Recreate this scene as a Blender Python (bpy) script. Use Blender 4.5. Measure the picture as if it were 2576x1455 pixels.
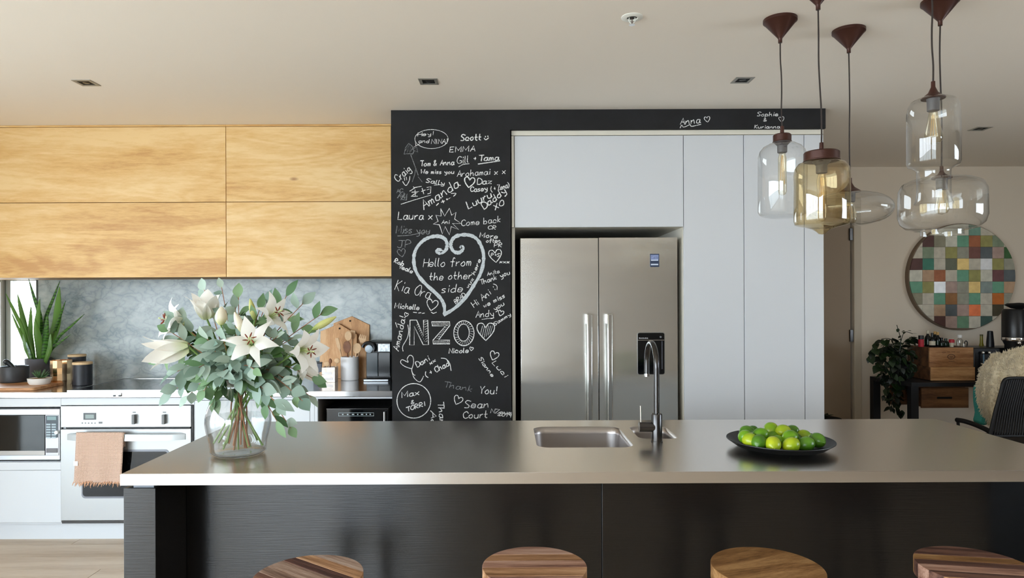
import bpy, bmesh, math, random
from mathutils import Vector, Matrix
random.seed(7)
PI = math.pi
for _o in list(bpy.data.objects):
    bpy.data.objects.remove(_o)
SC = bpy.context.scene
COL = SC.collection

# ------------------------------------------------------------ camera / world / exposure
F, CX, CY, HC, TH = 1700.0, 1278.0, 750.0, 1.453, 0.0042   # focal length in pixels of a 2576 x 1455 frame, principal point, eye height, roll
cam = bpy.data.cameras.new('camera')
cam.sensor_width = 36.0
cam.lens = 36.0 * F / 2576.0
cam.shift_x = (1288.0 - CX) / 2576.0
cam.shift_y = (CY - 727.5) / 2576.0
cam.clip_start = 0.02
cam_ob = bpy.data.objects.new('camera', cam)
COL.objects.link(cam_ob)
cam_ob.matrix_world = Matrix(((1, TH, 0, 0), (0, 0, -1, 0), (-TH, 1, 0, HC), (0, 0, 0, 1)))
SC.camera = cam_ob
SC.view_settings.view_transform = 'Standard'
SC.view_settings.look = 'None'
SC.view_settings.gamma = 1.0
SC.view_settings.use_curve_mapping = False
SC.view_settings.exposure = 0.0
SC.cycles.use_denoising = True
SC.cycles.max_bounces = 14
SC.cycles.diffuse_bounces = 6
SC.cycles.glossy_bounces = 5
SC.cycles.transmission_bounces = 10
SC.cycles.transparent_max_bounces = 24
SC.cycles.caustics_refractive = False
SC.cycles.sample_clamp_indirect = 6.0

SKY = 13.5
world = bpy.data.worlds.new('overcast_sky')
SC.world = world
world.use_nodes = True
wn = world.node_tree.nodes; wl = world.node_tree.links
bg = wn['Background']
tc = wn.new('ShaderNodeTexCoord'); sp = wn.new('ShaderNodeSeparateXYZ'); rp = wn.new('ShaderNodeValToRGB')
wl.new(tc.outputs['Generated'], sp.inputs[0]); wl.new(sp.outputs['Z'], rp.inputs[0]); wl.new(rp.outputs[0], bg.inputs['Color'])
rp.color_ramp.elements[0].position = 0.0; rp.color_ramp.elements[0].color = (0.84, 0.92, 1.0, 1)
rp.color_ramp.elements[1].position = 0.7; rp.color_ramp.elements[1].color = (0.64, 0.81, 1.0, 1)
bg.inputs['Strength'].default_value = SKY

def portal(name, loc, rot, sx, sy):
    l = bpy.data.lights.new(name, 'AREA'); l.shape = 'RECTANGLE'; l.size = sx; l.size_y = sy
    l.cycles.is_portal = True
    o = bpy.data.objects.new(name, l); o.location = loc; o.rotation_euler = rot; COL.objects.link(o)
portal('daylight_portal_left', (-4.32, -0.85, 1.2), (0, -PI/2, 0), 2.4, 6.4)
portal('daylight_portal_rear', (-2.6, -4.62, 1.2), (PI/2, 0, 0), 2.7, 2.4)
portal('daylight_portal_right', (5.32, 1.1, 1.57), (0, PI/2, 0), 1.06, 2.2)  # serves the window added in the right wall
portal('daylight_portal_counter', (-3.75, 4.89, 1.26), (-PI/2, 0, 0), 0.92, 0.7)

# ------------------------------------------------------------ helpers
def at(px, py, d):
    """the point a photo position (2576 x 1455) shows at distance d"""
    a, b = px - CX, py - CY
    return Vector(((a - TH*b) * d / F, d, HC - (b + TH*a) * d / F))
def ax(px, py, d): return at(px, py, d).x
def az(px, py, d): return at(px, py, d).z

def lin(r, g=None, b=None):
    if g is None: r, g, b = r
    def f(c):
        c /= 255.0
        return c/12.92 if c <= 0.04045 else ((c+0.055)/1.055)**2.4
    return (f(r), f(g), f(b), 1)

class MB:
    def __init__(s): s.v = []; s.f = []
    def add(s, vs, fs):
        n = len(s.v); s.v += [Vector(p) for p in vs]; s.f += [tuple(i+n for i in f) for f in fs]; return s
    def box(s, x0, x1, y0, y1, z0, z1):
        vs = [(x0,y0,z0),(x1,y0,z0),(x1,y1,z0),(x0,y1,z0),(x0,y0,z1),(x1,y0,z1),(x1,y1,z1),(x0,y1,z1)]
        return s.add(vs, [(0,3,2,1),(4,5,6,7),(0,1,5,4),(1,2,6,5),(2,3,7,6),(3,0,4,7)])
    def prism(s, pts, z0, z1, axis='z', caps=True):
        """pts counter-clockwise in the plane; axis is the extrusion direction"""
        def m(p, z):
            if axis == 'z': return (p[0], p[1], z)
            if axis == 'y': return (p[0], z, p[1])
            return (z, p[0], p[1])
        n = len(pts); vs = [m(p, z0) for p in pts] + [m(p, z1) for p in pts]
        fs = [(i, (i+1) % n, n+(i+1) % n, n+i) for i in range(n)]
        if caps: fs += [tuple(range(n))[::-1], tuple(range(n, 2*n))]
        return s.add(vs, fs)
    def lathe(s, prof, n=32, c=(0,0,0), a0=0):
        vs = []; fs = []
        rings = []
        for r, z in prof:
            if r < 1e-6:
                rings.append([len(vs)]); vs.append((c[0], c[1], c[2]+z))
            else:
                rings.append(list(range(len(vs), len(vs)+n)))
                vs += [(c[0]+r*math.cos(a0+2*PI*k/n), c[1]+r*math.sin(a0+2*PI*k/n), c[2]+z) for k in range(n)]
        for A, B in zip(rings, rings[1:]):
            for k in range(n):
                k2 = (k+1) % n
                if len(A) == 1 and len(B) == 1: continue
                if len(A) == 1: fs.append((A[0], B[k2], B[k]))
                elif len(B) == 1: fs.append((A[k], A[k2], B[0]))
                else: fs.append((A[k], A[k2], B[k2], B[k]))
        return s.add(vs, fs)
    def tube(s, pts, r, n=8, caps=True):
        pts = [Vector(p) for p in pts]
        if not isinstance(r, (list, tuple)): r = [r]*len(pts)
        t0 = (pts[1]-pts[0]).normalized()
        up = Vector((0,0,1)) if abs(t0.z) < .9 else Vector((1,0,0))
        u = t0.cross(up).normalized()
        vs = []; fs = []
        for i, p in enumerate(pts):
            if i == 0: t = pts[1]-pts[0]
            elif i == len(pts)-1: t = pts[-1]-pts[-2]
            else: t = pts[i+1]-pts[i-1]
            t.normalize()
            u = (u - t*u.dot(t))
            if u.length < 1e-6: u = t.orthogonal()
            u.normalize(); w = t.cross(u)
            for k in range(n):
                a = 2*PI*k/n
                vs.append(p + (u*math.cos(a)+w*math.sin(a))*r[i])
        for i in range(len(pts)-1):
            for k in range(n):
                k2 = (k+1) % n
                fs.append((i*n+k, i*n+k2, (i+1)*n+k2, (i+1)*n+k))
        if caps: fs += [tuple(range(n))[::-1], tuple(range((len(pts)-1)*n, len(pts)*n))]
        return s.add(vs, fs)
    def blob(s, c, rx, ry, rz, nu=14, nv=9):
        prof = [(math.sin(PI*i/nv), -math.cos(PI*i/nv)) for i in range(nv+1)]
        t = MB().lathe([(max(0, r) if 0 < i < nv else 0, z) for i, (r, z) in enumerate(prof)], nu)
        return s.add([(c[0]+v.x*rx, c[1]+v.y*ry, c[2]+v.z*rz) for v in t.v], t.f)
    def xf(s, M): s.v = [M @ v for v in s.v]; return s

def wloc(o):
    v = Vector((0,0,0))
    while o is not None: v = v + o.location; o = o.parent
    return v
def obj(name, mb, mat, parent=None, world=False, smooth=True, bev=0, ang=35, solid=0, sub=0):
    me = bpy.data.meshes.new(name)
    off = Vector((0,0,0))
    vs = mb.v
    if world and parent is not None: off = wloc(parent)
    me.from_pydata([(v-off)[:] for v in vs], [], mb.f)
    me.update()
    if smooth:
        me.shade_smooth(); me.set_sharp_from_angle(angle=math.radians(ang))
    if isinstance(mat, (list, tuple)):
        for m_ in mat: me.materials.append(m_)
    elif mat: me.materials.append(mat)
    o = bpy.data.objects.new(name, me); COL.objects.link(o)
    if parent is not None: o.parent = parent
    if solid:
        m = o.modifiers.new('solid', 'SOLIDIFY'); m.thickness = solid; m.offset = 0
    if bev:
        m = o.modifiers.new('bevel', 'BEVEL'); m.width = bev; m.segments = 2; m.limit_method = 'ANGLE'; m.angle_limit = math.radians(40)
    if sub:
        m = o.modifiers.new('sub', 'SUBSURF'); m.levels = sub; m.render_levels = sub
    return o
def tag(o, label, cat, group=None):
    o['label'] = label; o['category'] = cat
    if group: o['group'] = group
    return o
def thing(name, label, cat, loc=(0,0,0), rz=0, group=None):
    o = bpy.data.objects.new(name, None); COL.objects.link(o)
    o.location = loc; o.rotation_euler = (0,0,rz); o.empty_display_size = .05
    return tag(o, label, cat, group)
def struct(name, mb, mat, parent=None, **k):
    o = obj(name, mb, mat, parent, **k); o['kind'] = 'structure'; return o
def dup(root, loc, rz, label, group=None):
    def cp(o, par):
        c = o.copy(); COL.objects.link(c); c.parent = par
        for ch in [q for q in bpy.data.objects if q.parent == o and q != c]: cp(ch, c)
        return c
    r = cp(root, None); r.location = loc; r.rotation_euler = (0,0,rz); r['label'] = label
    if group: r['group'] = group
    return r

def catmull(pts, n=6, closed=False):
    P = [Vector(p) for p in pts]
    if len(P) < 3: return P
    out = []; m = len(P)
    rng = range(m if closed else m-1)
    for i in rng:
        p0 = P[(i-1) % m] if (closed or i > 0) else P[0]
        p1 = P[i]; p2 = P[(i+1) % m]
        p3 = P[(i+2) % m] if (closed or i < m-2) else P[-1]
        for k in range(n):
            t = k/n
            out.append(0.5*((2*p1) + (p2-p0)*t + (2*p0-5*p1+4*p2-p3)*t*t + (3*p1-p0-3*p2+p3)*t*t*t))
    out.append(P[0].copy() if closed else P[-1].copy())
    return out

# ------------------------------------------------------------ materials
def newmat(name):
    m = bpy.data.materials.new(name); m.use_nodes = True
    nt = m.node_tree; return m, nt, nt.nodes, nt.links, nt.nodes['Principled BSDF']
def mat(name, col, rough=.5, metal=0, spec=.5, bump=0, bscale=60, trans=0, ior=1.45, var=0, vscale=8, coat=0, sheen=0, stretch=(1,1,1), sss=0):
    m, nt, N, L, P = newmat(name)
    c = lin(col) if max(col[:3]) > 1.01 else (*col[:3], 1)
    P.inputs['Base Color'].default_value = c
    P.inputs['Roughness'].default_value = rough; P.inputs['Metallic'].default_value = metal
    P.inputs['Specular IOR Level'].default_value = spec; P.inputs['IOR'].default_value = ior
    P.inputs['Transmission Weight'].default_value = trans; P.inputs['Coat Weight'].default_value = coat
    P.inputs['Sheen Weight'].default_value = sheen; P.inputs['Subsurface Weight'].default_value = sss
    if sss: P.inputs['Subsurface Radius'].default_value = (.01,.01,.008)
    if bump or var:
        t = N.new('ShaderNodeTexCoord'); mp = N.new('ShaderNodeMapping'); mp.inputs['Scale'].default_value = stretch
        L.new(t.outputs['Object'], mp.inputs[0])
    if bump:
        n = N.new('ShaderNodeTexNoise'); n.inputs['Scale'].default_value = bscale; n.inputs['Detail'].default_value = 4
        b = N.new('ShaderNodeBump'); b.inputs['Strength'].default_value = bump; b.inputs['Distance'].default_value = .002
        L.new(mp.outputs[0], n.inputs['Vector']); L.new(n.outputs['Fac'], b.inputs['Height']); L.new(b.outputs[0], P.inputs['Normal'])
    if var:
        n = N.new('ShaderNodeTexNoise'); n.inputs['Scale'].default_value = vscale; n.inputs['Detail'].default_value = 5
        r = N.new('ShaderNodeValToRGB'); L.new(mp.outputs[0], n.inputs['Vector']); L.new(n.outputs['Fac'], r.inputs[0])
        r.color_ramp.elements[0].position = .3; r.color_ramp.elements[1].position = .7
        r.color_ramp.elements[0].color = tuple(x*(1-var) for x in c[:3])+(1,)
        r.color_ramp.elements[1].color = tuple(min(1, x*(1+var)) for x in c[:3])+(1,)
        L.new(r.outputs[0], P.inputs['Base Color'])
    return m
def wood(name, cols, scale=6, stretch=(.35,4,4), rough=.5, knots=False, dist=1.2, bump=.15, ringy=.5, spec=.4, fine=1.0):
    """cols: list of three sRGB colours dark to light; grain runs along the axis with the small stretch"""
    m, nt, N, L, P = newmat(name)
    t = N.new('ShaderNodeTexCoord'); mp = N.new('ShaderNodeMapping'); mp.inputs['Scale'].default_value = stretch
    oi = N.new('ShaderNodeObjectInfo'); mu = N.new('ShaderNodeMath'); mu.operation = 'MULTIPLY'; mu.inputs[1].default_value = 37.0
    cb = N.new('ShaderNodeCombineXYZ'); va = N.new('ShaderNodeVectorMath'); va.operation = 'ADD'
    L.new(oi.outputs['Random'], mu.inputs[0])
    for i in range(3): L.new(mu.outputs[0], cb.inputs[i])
    L.new(t.outputs['Object'], mp.inputs[0]); L.new(mp.outputs[0], va.inputs[0]); L.new(cb.outputs[0], va.inputs[1])
    n1 = N.new('ShaderNodeTexNoise'); n1.inputs['Scale'].default_value = scale*.35; n1.inputs['Detail'].default_value = 3; n1.inputs['Distortion'].default_value = dist
    L.new(va.outputs[0], n1.inputs['Vector'])
    # contour lines of a smooth field make cathedral grain
    m1 = N.new('ShaderNodeMath'); m1.operation = 'MULTIPLY'; m1.inputs[1].default_value = 60*ringy
    sn = N.new('ShaderNodeMath'); sn.operation = 'SINE'
    L.new(n1.outputs['Fac'], m1.inputs[0]); L.new(m1.outputs[0], sn.inputs[0])
    n2 = N.new('ShaderNodeTexNoise'); n2.inputs['Scale'].default_value = scale*6; n2.inputs['Detail'].default_value = 6; n2.inputs['Roughness'].default_value = .7
    L.new(va.outputs[0], n2.inputs['Vector'])
    n3 = N.new('ShaderNodeTexNoise'); n3.inputs['Scale'].default_value = scale*.5; n3.inputs['Detail'].default_value = 2
    L.new(va.outputs[0], n3.inputs['Vector'])
    a1 = N.new('ShaderNodeMath'); a1.operation = 'MULTIPLY_ADD'; a1.inputs[1].default_value = .055
    L.new(sn.outputs[0], a1.inputs[0]); 
    a2 = N.new('ShaderNodeMath'); a2.operation = 'MULTIPLY_ADD'; a2.inputs[1].default_value = .75*fine; a2.inputs[2].default_value = -.375*fine
    L.new(n2.outputs['Fac'], a2.inputs[0])
    a3 = N.new('ShaderNodeMath'); a3.operation = 'ADD'; L.new(n3.outputs['Fac'], a3.inputs[0]); L.new(a2.outputs[0], a3.inputs[1])
    L.new(a3.outputs[0], a1.inputs[2])
    r = N.new('ShaderNodeValToRGB'); L.new(a1.outputs[0], r.inputs[0])
    e = r.color_ramp.elements; e[0].position = .25; e[0].color = lin(cols[0]); e[1].position = .72; e[1].color = lin(cols[2])
    q = e.new(.48); q.color = lin(cols[1])
    out = r.outputs[0]
    if knots:
        vo = N.new('ShaderNodeTexVoronoi'); vo.inputs['Scale'].default_value = 2.6; vo.feature = 'F1'
        mp2 = N.new('ShaderNodeMapping'); mp2.inputs['Scale'].default_value = (.55, 1, 1.3)
        va2 = N.new('ShaderNodeVectorMath'); va2.operation = 'ADD'
        L.new(t.outputs['Object'], mp2.inputs[0]); L.new(mp2.outputs[0], va2.inputs[0]); L.new(cb.outputs[0], va2.inputs[1]); L.new(va2.outputs[0], vo.inputs['Vector'])
        kr = N.new('ShaderNodeValToRGB'); kr.color_ramp.elements[0].position = .01; kr.color_ramp.elements[0].color = (1,1,1,1)
        kr.color_ramp.elements[1].position = .05; kr.color_ramp.elements[1].color = (0,0,0,1)
        L.new(vo.outputs['Distance'], kr.inputs[0])
        mx = N.new('ShaderNodeMixRGB'); mx.inputs[2].default_value = lin(150, 100, 55)
        L.new(kr.outputs[0], mx.inputs[0]); L.new(out, mx.inputs[1]); out = mx.outputs[0]
    L.new(out, P.inputs['Base Color'])
    P.inputs['Roughness'].default_value = rough; P.inputs['Specular IOR Level'].default_value = spec
    b = N.new('ShaderNodeBump'); b.inputs['Strength'].default_value = bump; b.inputs['Distance'].default_value = .002
    L.new(n2.outputs['Fac'], b.inputs['Height']); L.new(b.outputs[0], P.inputs['Normal'])
    return m
def steel(name, col=(.62,.61,.59), rough=.22, aniso=.5, tang=(1,0,0), bump=.05, stretch=(3,200,200), wave=0, rot=0):
    m, nt, N, L, P = newmat(name)
    P.inputs['Base Color'].default_value = (*col, 1); P.inputs['Metallic'].default_value = 1; P.inputs['Roughness'].default_value = rough
    P.inputs['Anisotropic'].default_value = aniso; P.inputs['Anisotropic Rotation'].default_value = rot
    c = N.new('ShaderNodeCombineXYZ')
    for i in range(3): c.inputs[i].default_value = tang[i]
    L.new(c.outputs[0], P.inputs['Tangent'])
    t = N.new('ShaderNodeTexCoord'); mp = N.new('ShaderNodeMapping'); mp.inputs['Scale'].default_value = stretch
    n = N.new('ShaderNodeTexNoise'); n.inputs['Scale'].default_value = 1.5; n.inputs['Detail'].default_value = 3
    L.new(t.outputs['Object'], mp.inputs[0]); L.new(mp.outputs[0], n.inputs['Vector'])
    b = N.new('ShaderNodeBump'); b.inputs['Strength'].default_value = bump; b.inputs['Distance'].default_value = .0005
    L.new(n.outputs['Fac'], b.inputs['Height'])
    if wave:
        n2 = N.new('ShaderNodeTexNoise'); n2.inputs['Scale'].default_value = 1.0; n2.inputs['Detail'].default_value = 1
        mp2 = N.new('ShaderNodeMapping'); mp2.inputs['Scale'].default_value = (1.2, 1, 6)
        L.new(t.outputs['Object'], mp2.inputs[0]); L.new(mp2.outputs[0], n2.inputs['Vector'])
        b2 = N.new('ShaderNodeBump'); b2.inputs['Strength'].default_value = wave; b2.inputs['Distance'].default_value = .01
        L.new(n2.outputs['Fac'], b2.inputs['Height']); L.new(b.outputs[0], b2.inputs['Normal']); L.new(b2.outputs[0], P.inputs['Normal'])
    else: L.new(b.outputs[0], P.inputs['Normal'])
    return m
def thin_glass(name, tint=(1,1,1), refl=1.0, wavy=0, edge=0.0):
    """sheet glass too thin to bend light: see-through plus Fresnel mirror"""
    m, nt, N, L, P = newmat(name); N.remove(P)
    out = N['Material Output']
    tr = N.new('ShaderNodeBsdfTransparent'); gl = N.new('ShaderNodeBsdfGlossy'); fr = N.new('ShaderNodeFresnel'); mx = N.new('ShaderNodeMixShader')
    gl.inputs['Roughness'].default_value = .01; gl.inputs['Color'].default_value = (1,1,1,1)
    N.remove(fr); fr = N.new('ShaderNodeLayerWeight'); fr.inputs['Blend'].default_value = .5
    pw = N.new('ShaderNodeMath'); pw.operation = 'POWER'; pw.inputs[1].default_value = 5.0; L.new(fr.outputs['Facing'], pw.inputs[0])
    mu = N.new('ShaderNodeMath'); mu.operation = 'MULTIPLY_ADD'; mu.use_clamp = True; mu.inputs[1].default_value = .9; mu.inputs[2].default_value = .04*refl
    L.new(pw.outputs[0], mu.inputs[0]); L.new(mu.outputs[0], mx.inputs[0]); L.new(tr.outputs[0], mx.inputs[1]); L.new(gl.outputs[0], mx.inputs[2]); L.new(mx.outputs[0], out.inputs['Surface'])
    lw = N.new('ShaderNodeLayerWeight'); lw.inputs['Blend'].default_value = .25
    cm = N.new('ShaderNodeMixRGB'); cm.inputs[1].default_value = (*tint, 1); cm.inputs[2].default_value = tuple(t*(1-edge) for t in tint)+(1,)
    L.new(lw.outputs['Facing'], cm.inputs[0]); L.new(cm.outputs[0], tr.inputs['Color'])
    if wavy:
        t = N.new('ShaderNodeTexCoord'); n = N.new('ShaderNodeTexNoise'); n.inputs['Scale'].default_value = 9; b = N.new('ShaderNodeBump')
        b.inputs['Strength'].default_value = wavy; b.inputs['Distance'].default_value = .01
        L.new(t.outputs['Object'], n.inputs['Vector']); L.new(n.outputs['Fac'], b.inputs['Height']); L.new(b.outputs[0], gl.inputs['Normal']); L.new(b.outputs[0], fr.inputs['Normal'])
    return m

M = {}
M['ceiling'] = mat('ceiling_paint', (238,230,219), .9, spec=.2)
M['wall'] = mat('wall_paint', (226,213,195), .85, spec=.2)
M['reveal'] = mat('white_reveal_paint', (240,240,240), .6)
M['white'] = mat('white_lacquer', (206,210,214), .35, spec=.4)
M['tallwhite'] = mat('tall_unit_lacquer', (203,205,208), .32, spec=.45)
M['trimwhite'] = mat('cream_trim', (220,214,200), .5)
M['oak'] = wood('oak_veneer', [(186,138,78),(212,171,108),(225,192,138)], scale=6, stretch=(.28,2,1.9), rough=.45, knots=True, dist=1.0, ringy=1.0, bump=.05, fine=.8)
M['floor'] = wood('pale_oak_floor', [(168,146,120),(188,168,144),(204,188,166)], scale=5, stretch=(.3,3,3), rough=.4, dist=.6, ringy=.5, bump=.05, fine=.7)
M['black'] = mat('black_plastic', (18,18,20), .35)
M['matteblack'] = mat('matte_black', (16,16,17), .7, spec=.3)
M['gloss'] = mat('gloss_black_glass', (8,10,12), .06, spec=.6)
M['steel'] = steel('brushed_steel', (.60,.60,.58), .2)
M['topsteel'] = steel('benchtop_steel', (.77,.72,.66), .25, aniso=.65, tang=(1,0,0), bump=.12, stretch=(2,160,160))
M['bandsteel'] = steel('counter_edge_steel', (.74,.75,.78), .16, aniso=.3, bump=.02)
M['fridge'] = steel('fridge_steel', (.84,.84,.81), .2, aniso=.5, tang=(1,0,0), bump=0, stretch=(2,2,120), wave=.3)
M['oven'] = mat('oven_steel', (176,178,178), .38, metal=.6, bump=.03, bscale=2, stretch=(1,1,200))
M['chrome'] = mat('chrome', (.8,.8,.8), .12, metal=1)
M['darkchrome'] = mat('dark_gunmetal', (.085,.082,.082), .26, metal=1)
M['sink'] = steel('sink_steel', (.50,.47,.46), .33, aniso=0, bump=.05, stretch=(60,60,60))
M['bronze'] = mat('bronze_brown_metal', (66,36,28), .38, metal=.35, bump=.08, bscale=90)
M['cord'] = mat('brown_cord', (44,34,30), .6)
M['glass'] = thin_glass('clear_lamp_glass', (.985,.99,.985), 1.7, wavy=.12, edge=.25)
M['amber'] = thin_glass('amber_lamp_glass', (.93,.83,.62), 2.4, wavy=.15, edge=.35)
M['vaseglass'] = thin_glass('vase_glass', (.975,.985,.985), 2.0, wavy=.06, edge=.55)
M['pane'] = thin_glass('window_glass', (.97,.98,.98), .8)
M['alu'] = mat('window_aluminium', (150,154,148), .4, metal=.4)
M['chalk'] = None

def chalkboard():
    m, nt, N, L, P = newmat('chalkboard_paint')
    t = N.new('ShaderNodeTexCoord'); n = N.new('ShaderNodeTexNoise'); n.inputs['Scale'].default_value = 3.5; n.inputs['Detail'].default_value = 8
    n.inputs['Roughness'].default_value = .65; L.new(t.outputs['Object'], n.inputs['Vector'])
    r = N.new('ShaderNodeValToRGB'); L.new(n.outputs['Fac'], r.inputs[0]); r.color_ramp.elements[0].position = .3; r.color_ramp.elements[1].position = .75
    r.color_ramp.elements[0].color = lin(32,31,31); r.color_ramp.elements[1].color = lin(41,41,43)
    L.new(r.outputs[0], P.inputs['Base Color']); P.inputs['Roughness'].default_value = .7; P.inputs['Specular IOR Level'].default_value = .2
    b = N.new('ShaderNodeBump'); n2 = N.new('ShaderNodeTexNoise'); n2.inputs['Scale'].default_value = 260; L.new(t.outputs['Object'], n2.inputs['Vector'])
    b.inputs['Strength'].default_value = .2; b.inputs['Distance'].default_value = .001; L.new(n2.outputs['Fac'], b.inputs['Height']); L.new(b.outputs[0], P.inputs['Normal'])
    return m
M['board'] = chalkboard()
def chalkmat(name, col, lo, hi):
    m, nt, N, L, P = newmat(name)
    t = N.new('ShaderNodeTexCoord'); n = N.new('ShaderNodeTexNoise'); n.inputs['Scale'].default_value = 330; n.inputs['Detail'].default_value = 3; L.new(t.outputs['Object'], n.inputs['Vector'])
    r = N.new('ShaderNodeValToRGB'); L.new(n.outputs['Fac'], r.inputs[0]); r.color_ramp.elements[0].position = lo; r.color_ramp.elements[1].position = hi
    r.color_ramp.elements[0].color = lin(70,72,74); r.color_ramp.elements[1].color = lin(col)
    L.new(r.outputs[0], P.inputs['Base Color']); P.inputs['Roughness'].default_value = .95; P.inputs['Specular IOR Level'].default_value = .1
    return m
M['chalk'] = chalkmat('white_chalk', (236,236,234), .3, .5)
M['chalkfaint'] = chalkmat('faint_chalk', (165,168,168), .35, .65)
M['chalkheart'] = chalkmat('soft_grey_chalk', (198,204,207), .12, .56)

def marble():
    m, nt, N, L, P = newmat('grey_marble')
    t = N.new('ShaderNodeTexCoord'); mp = N.new('ShaderNodeMapping'); mp.inputs['Rotation'].default_value = (0, .6, 0); mp.inputs['Scale'].default_value = (1,1,1.5)
    L.new(t.outputs['Object'], mp.inputs[0])
    nz = N.new('ShaderNodeTexNoise'); nz.inputs['Scale'].default_value = 4; nz.inputs['Detail'].default_value = 6; L.new(mp.outputs[0], nz.inputs['Vector'])
    mxv = N.new('ShaderNodeMixRGB'); mxv.inputs[0].default_value = .5; L.new(mp.outputs[0], mxv.inputs[1]); L.new(nz.outputs['Color'], mxv.inputs[2])
    v = N.new('ShaderNodeTexVoronoi'); v.feature = 'DISTANCE_TO_EDGE'; v.inputs['Scale'].default_value = 11; L.new(mxv.outputs[0], v.inputs['Vector'])
    r = N.new('ShaderNodeValToRGB'); L.new(v.outputs['Distance'], r.inputs[0]); e = r.color_ramp.elements
    e[0].position = 0; e[0].color = lin(96,108,112); e[1].position = .5; e[1].color = lin(206,210,206); q = e.new(.07); q.color = lin(150,160,162)
    n2 = N.new('ShaderNodeTexNoise'); n2.inputs['Scale'].default_value = 5; n2.inputs['Detail'].default_value = 7; n2.inputs['Distortion'].default_value = 1; L.new(mp.outputs[0], n2.inputs['Vector'])
    r2 = N.new('ShaderNodeValToRGB'); L.new(n2.outputs['Fac'], r2.inputs[0]); r2.color_ramp.elements[0].position = .35; r2.color_ramp.elements[1].position = .65
    r2.color_ramp.elements[0].color = lin(122,136,140); r2.color_ramp.elements[1].color = lin(182,190,190)
    mx = N.new('ShaderNodeMixRGB'); mx.inputs[0].default_value = .62; L.new(r.outputs[0], mx.inputs[1]); L.new(r2.outputs[0], mx.inputs[2])
    L.new(mx.outputs[0], P.inputs['Base Color']); P.inputs['Roughness'].default_value = .25
    return m
M['marble'] = marble()
def panelblack():
    m, nt, N, L, P = newmat('black_grained_panel')
    t = N.new('ShaderNodeTexCoord'); mp = N.new('ShaderNodeMapping'); mp.inputs['Scale'].default_value = (8,8,260); L.new(t.outputs['Object'], mp.inputs[0])
    n = N.new('ShaderNodeTexNoise'); n.inputs['Scale'].default_value = 1; n.inputs['Detail'].default_value = 5; L.new(mp.outputs[0], n.inputs['Vector'])
    b = N.new('ShaderNodeBump'); b.inputs['Strength'].default_value = .5; b.inputs['Distance'].default_value = .001; L.new(n.outputs['Fac'], b.inputs['Height']); L.new(b.outputs[0], P.inputs['Normal'])
    P.inputs['Base Color'].default_value = lin(9,9,10); P.inputs['Roughness'].default_value = .27; P.inputs['Specular IOR Level'].default_value = .7; P.inputs['Anisotropic'].default_value = .95; P.inputs['Anisotropic Rotation'].default_value = .25
    cxy = N.new('ShaderNodeCombineXYZ'); cxy.inputs[0].default_value = 1; L.new(cxy.outputs[0], P.inputs['Tangent'])
    return m
M['panel'] = panelblack()
# ============================================================ THE ROOM
ZC = 2.526            # ceiling height
XL, XR, YB, YF, YK = -4.2, 5.2, -4.5, 5.6, 4.75   # left wall, right wall, wall behind, far wall, kitchen back wall
# floor: boards on a slab
fl = struct('floor', MB().box(XL-.1, XR+.1, YB-.1, YK+.12, -.12, -.012).box(1.70, XR+.1, YK+.12, YF+.2, -.12, -.012), mat('floor_slab', (120,110,98), .8))
PL, PW = 2.25, .185
plank_me = {}
def plank_mesh(L_):
    if L_ not in plank_me:
        o = obj('floor_board', MB().box(-L_/2+.0015, L_/2-.0015, -PW/2+.0012, PW/2-.0012, -.012, 0), M['floor'], fl)
        plank_me[L_] = o.data; bpy.data.objects.remove(o)
    return plank_me[L_]
row = 0; y = YB
while y < YF - .01:
    x = XL; first = [.7, 1.6, 1.1, 2.0, .4][row % 5]
    seg = [first]
    while sum(seg) + PL < XR - XL: seg.append(PL)
    seg.append(round(XR - XL - sum(seg), 4))
    for L_ in seg:
        if L_ > .05 and (y < YK or x > 1.2):
            o = bpy.data.objects.new('floor_board', plank_mesh(round(L_, 3))); COL.objects.link(o); o.parent = fl
            o.location = (x + L_/2, y + PW/2, 0)
        x += L_
    y += PW; row += 1
struct('ceiling', MB().box(XL-.1, XR+.1, YB-.1, YK+.12, ZC, ZC+.12).box(1.70, XR+.1, YK+.12, YF+.2, ZC, ZC+.12), M['ceiling'])

# kitchen back wall with the low window at its left end
WX0, WX1, WZ0, WZ1 = XL, -3.30, .93, 1.60
wb = MB().box(WX1, 1.80, YK, YK+.12, 0, ZC).box(XL, WX1, YK, YK+.12, 0, WZ0).box(XL, WX1, YK, YK+.12, WZ1, ZC)
struct('wall_back', wb, M['reveal'])
w = struct('window_1', MB().box(-3.555, -3.482, YK-.02, YK+.04, WZ0, WZ1).box(XL, -3.555, YK-.02, YK+.04, WZ0, WZ0+.02).box(-3.482, WX1, YK-.02, YK+.04, WZ0, WZ0+.012).box(XL, -3.555, YK-.02, YK+.04, WZ1-.02, WZ1).box(-3.482, WX1, YK-.02, YK+.04, WZ1-.012, WZ1).box(WX1-.004, WX1, YK-.02, YK+.04, WZ0+.012, WZ1-.012), M['alu'])
obj('pane', MB().box(XL, -3.555, YK+.008, YK+.012, WZ0+.02, WZ1-.02), M['pane'], w)
obj('pane', MB().box(-3.482, WX1-.004, YK+.008, YK+.012, WZ0+.012, WZ1-.012), M['pane'], w)
obj('glazing_bead', MB().box(-3.53, -3.515, YK-.032, YK-.02, WZ0, WZ1), mat('bead_grey', (110,112,104), .5), w)
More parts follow.
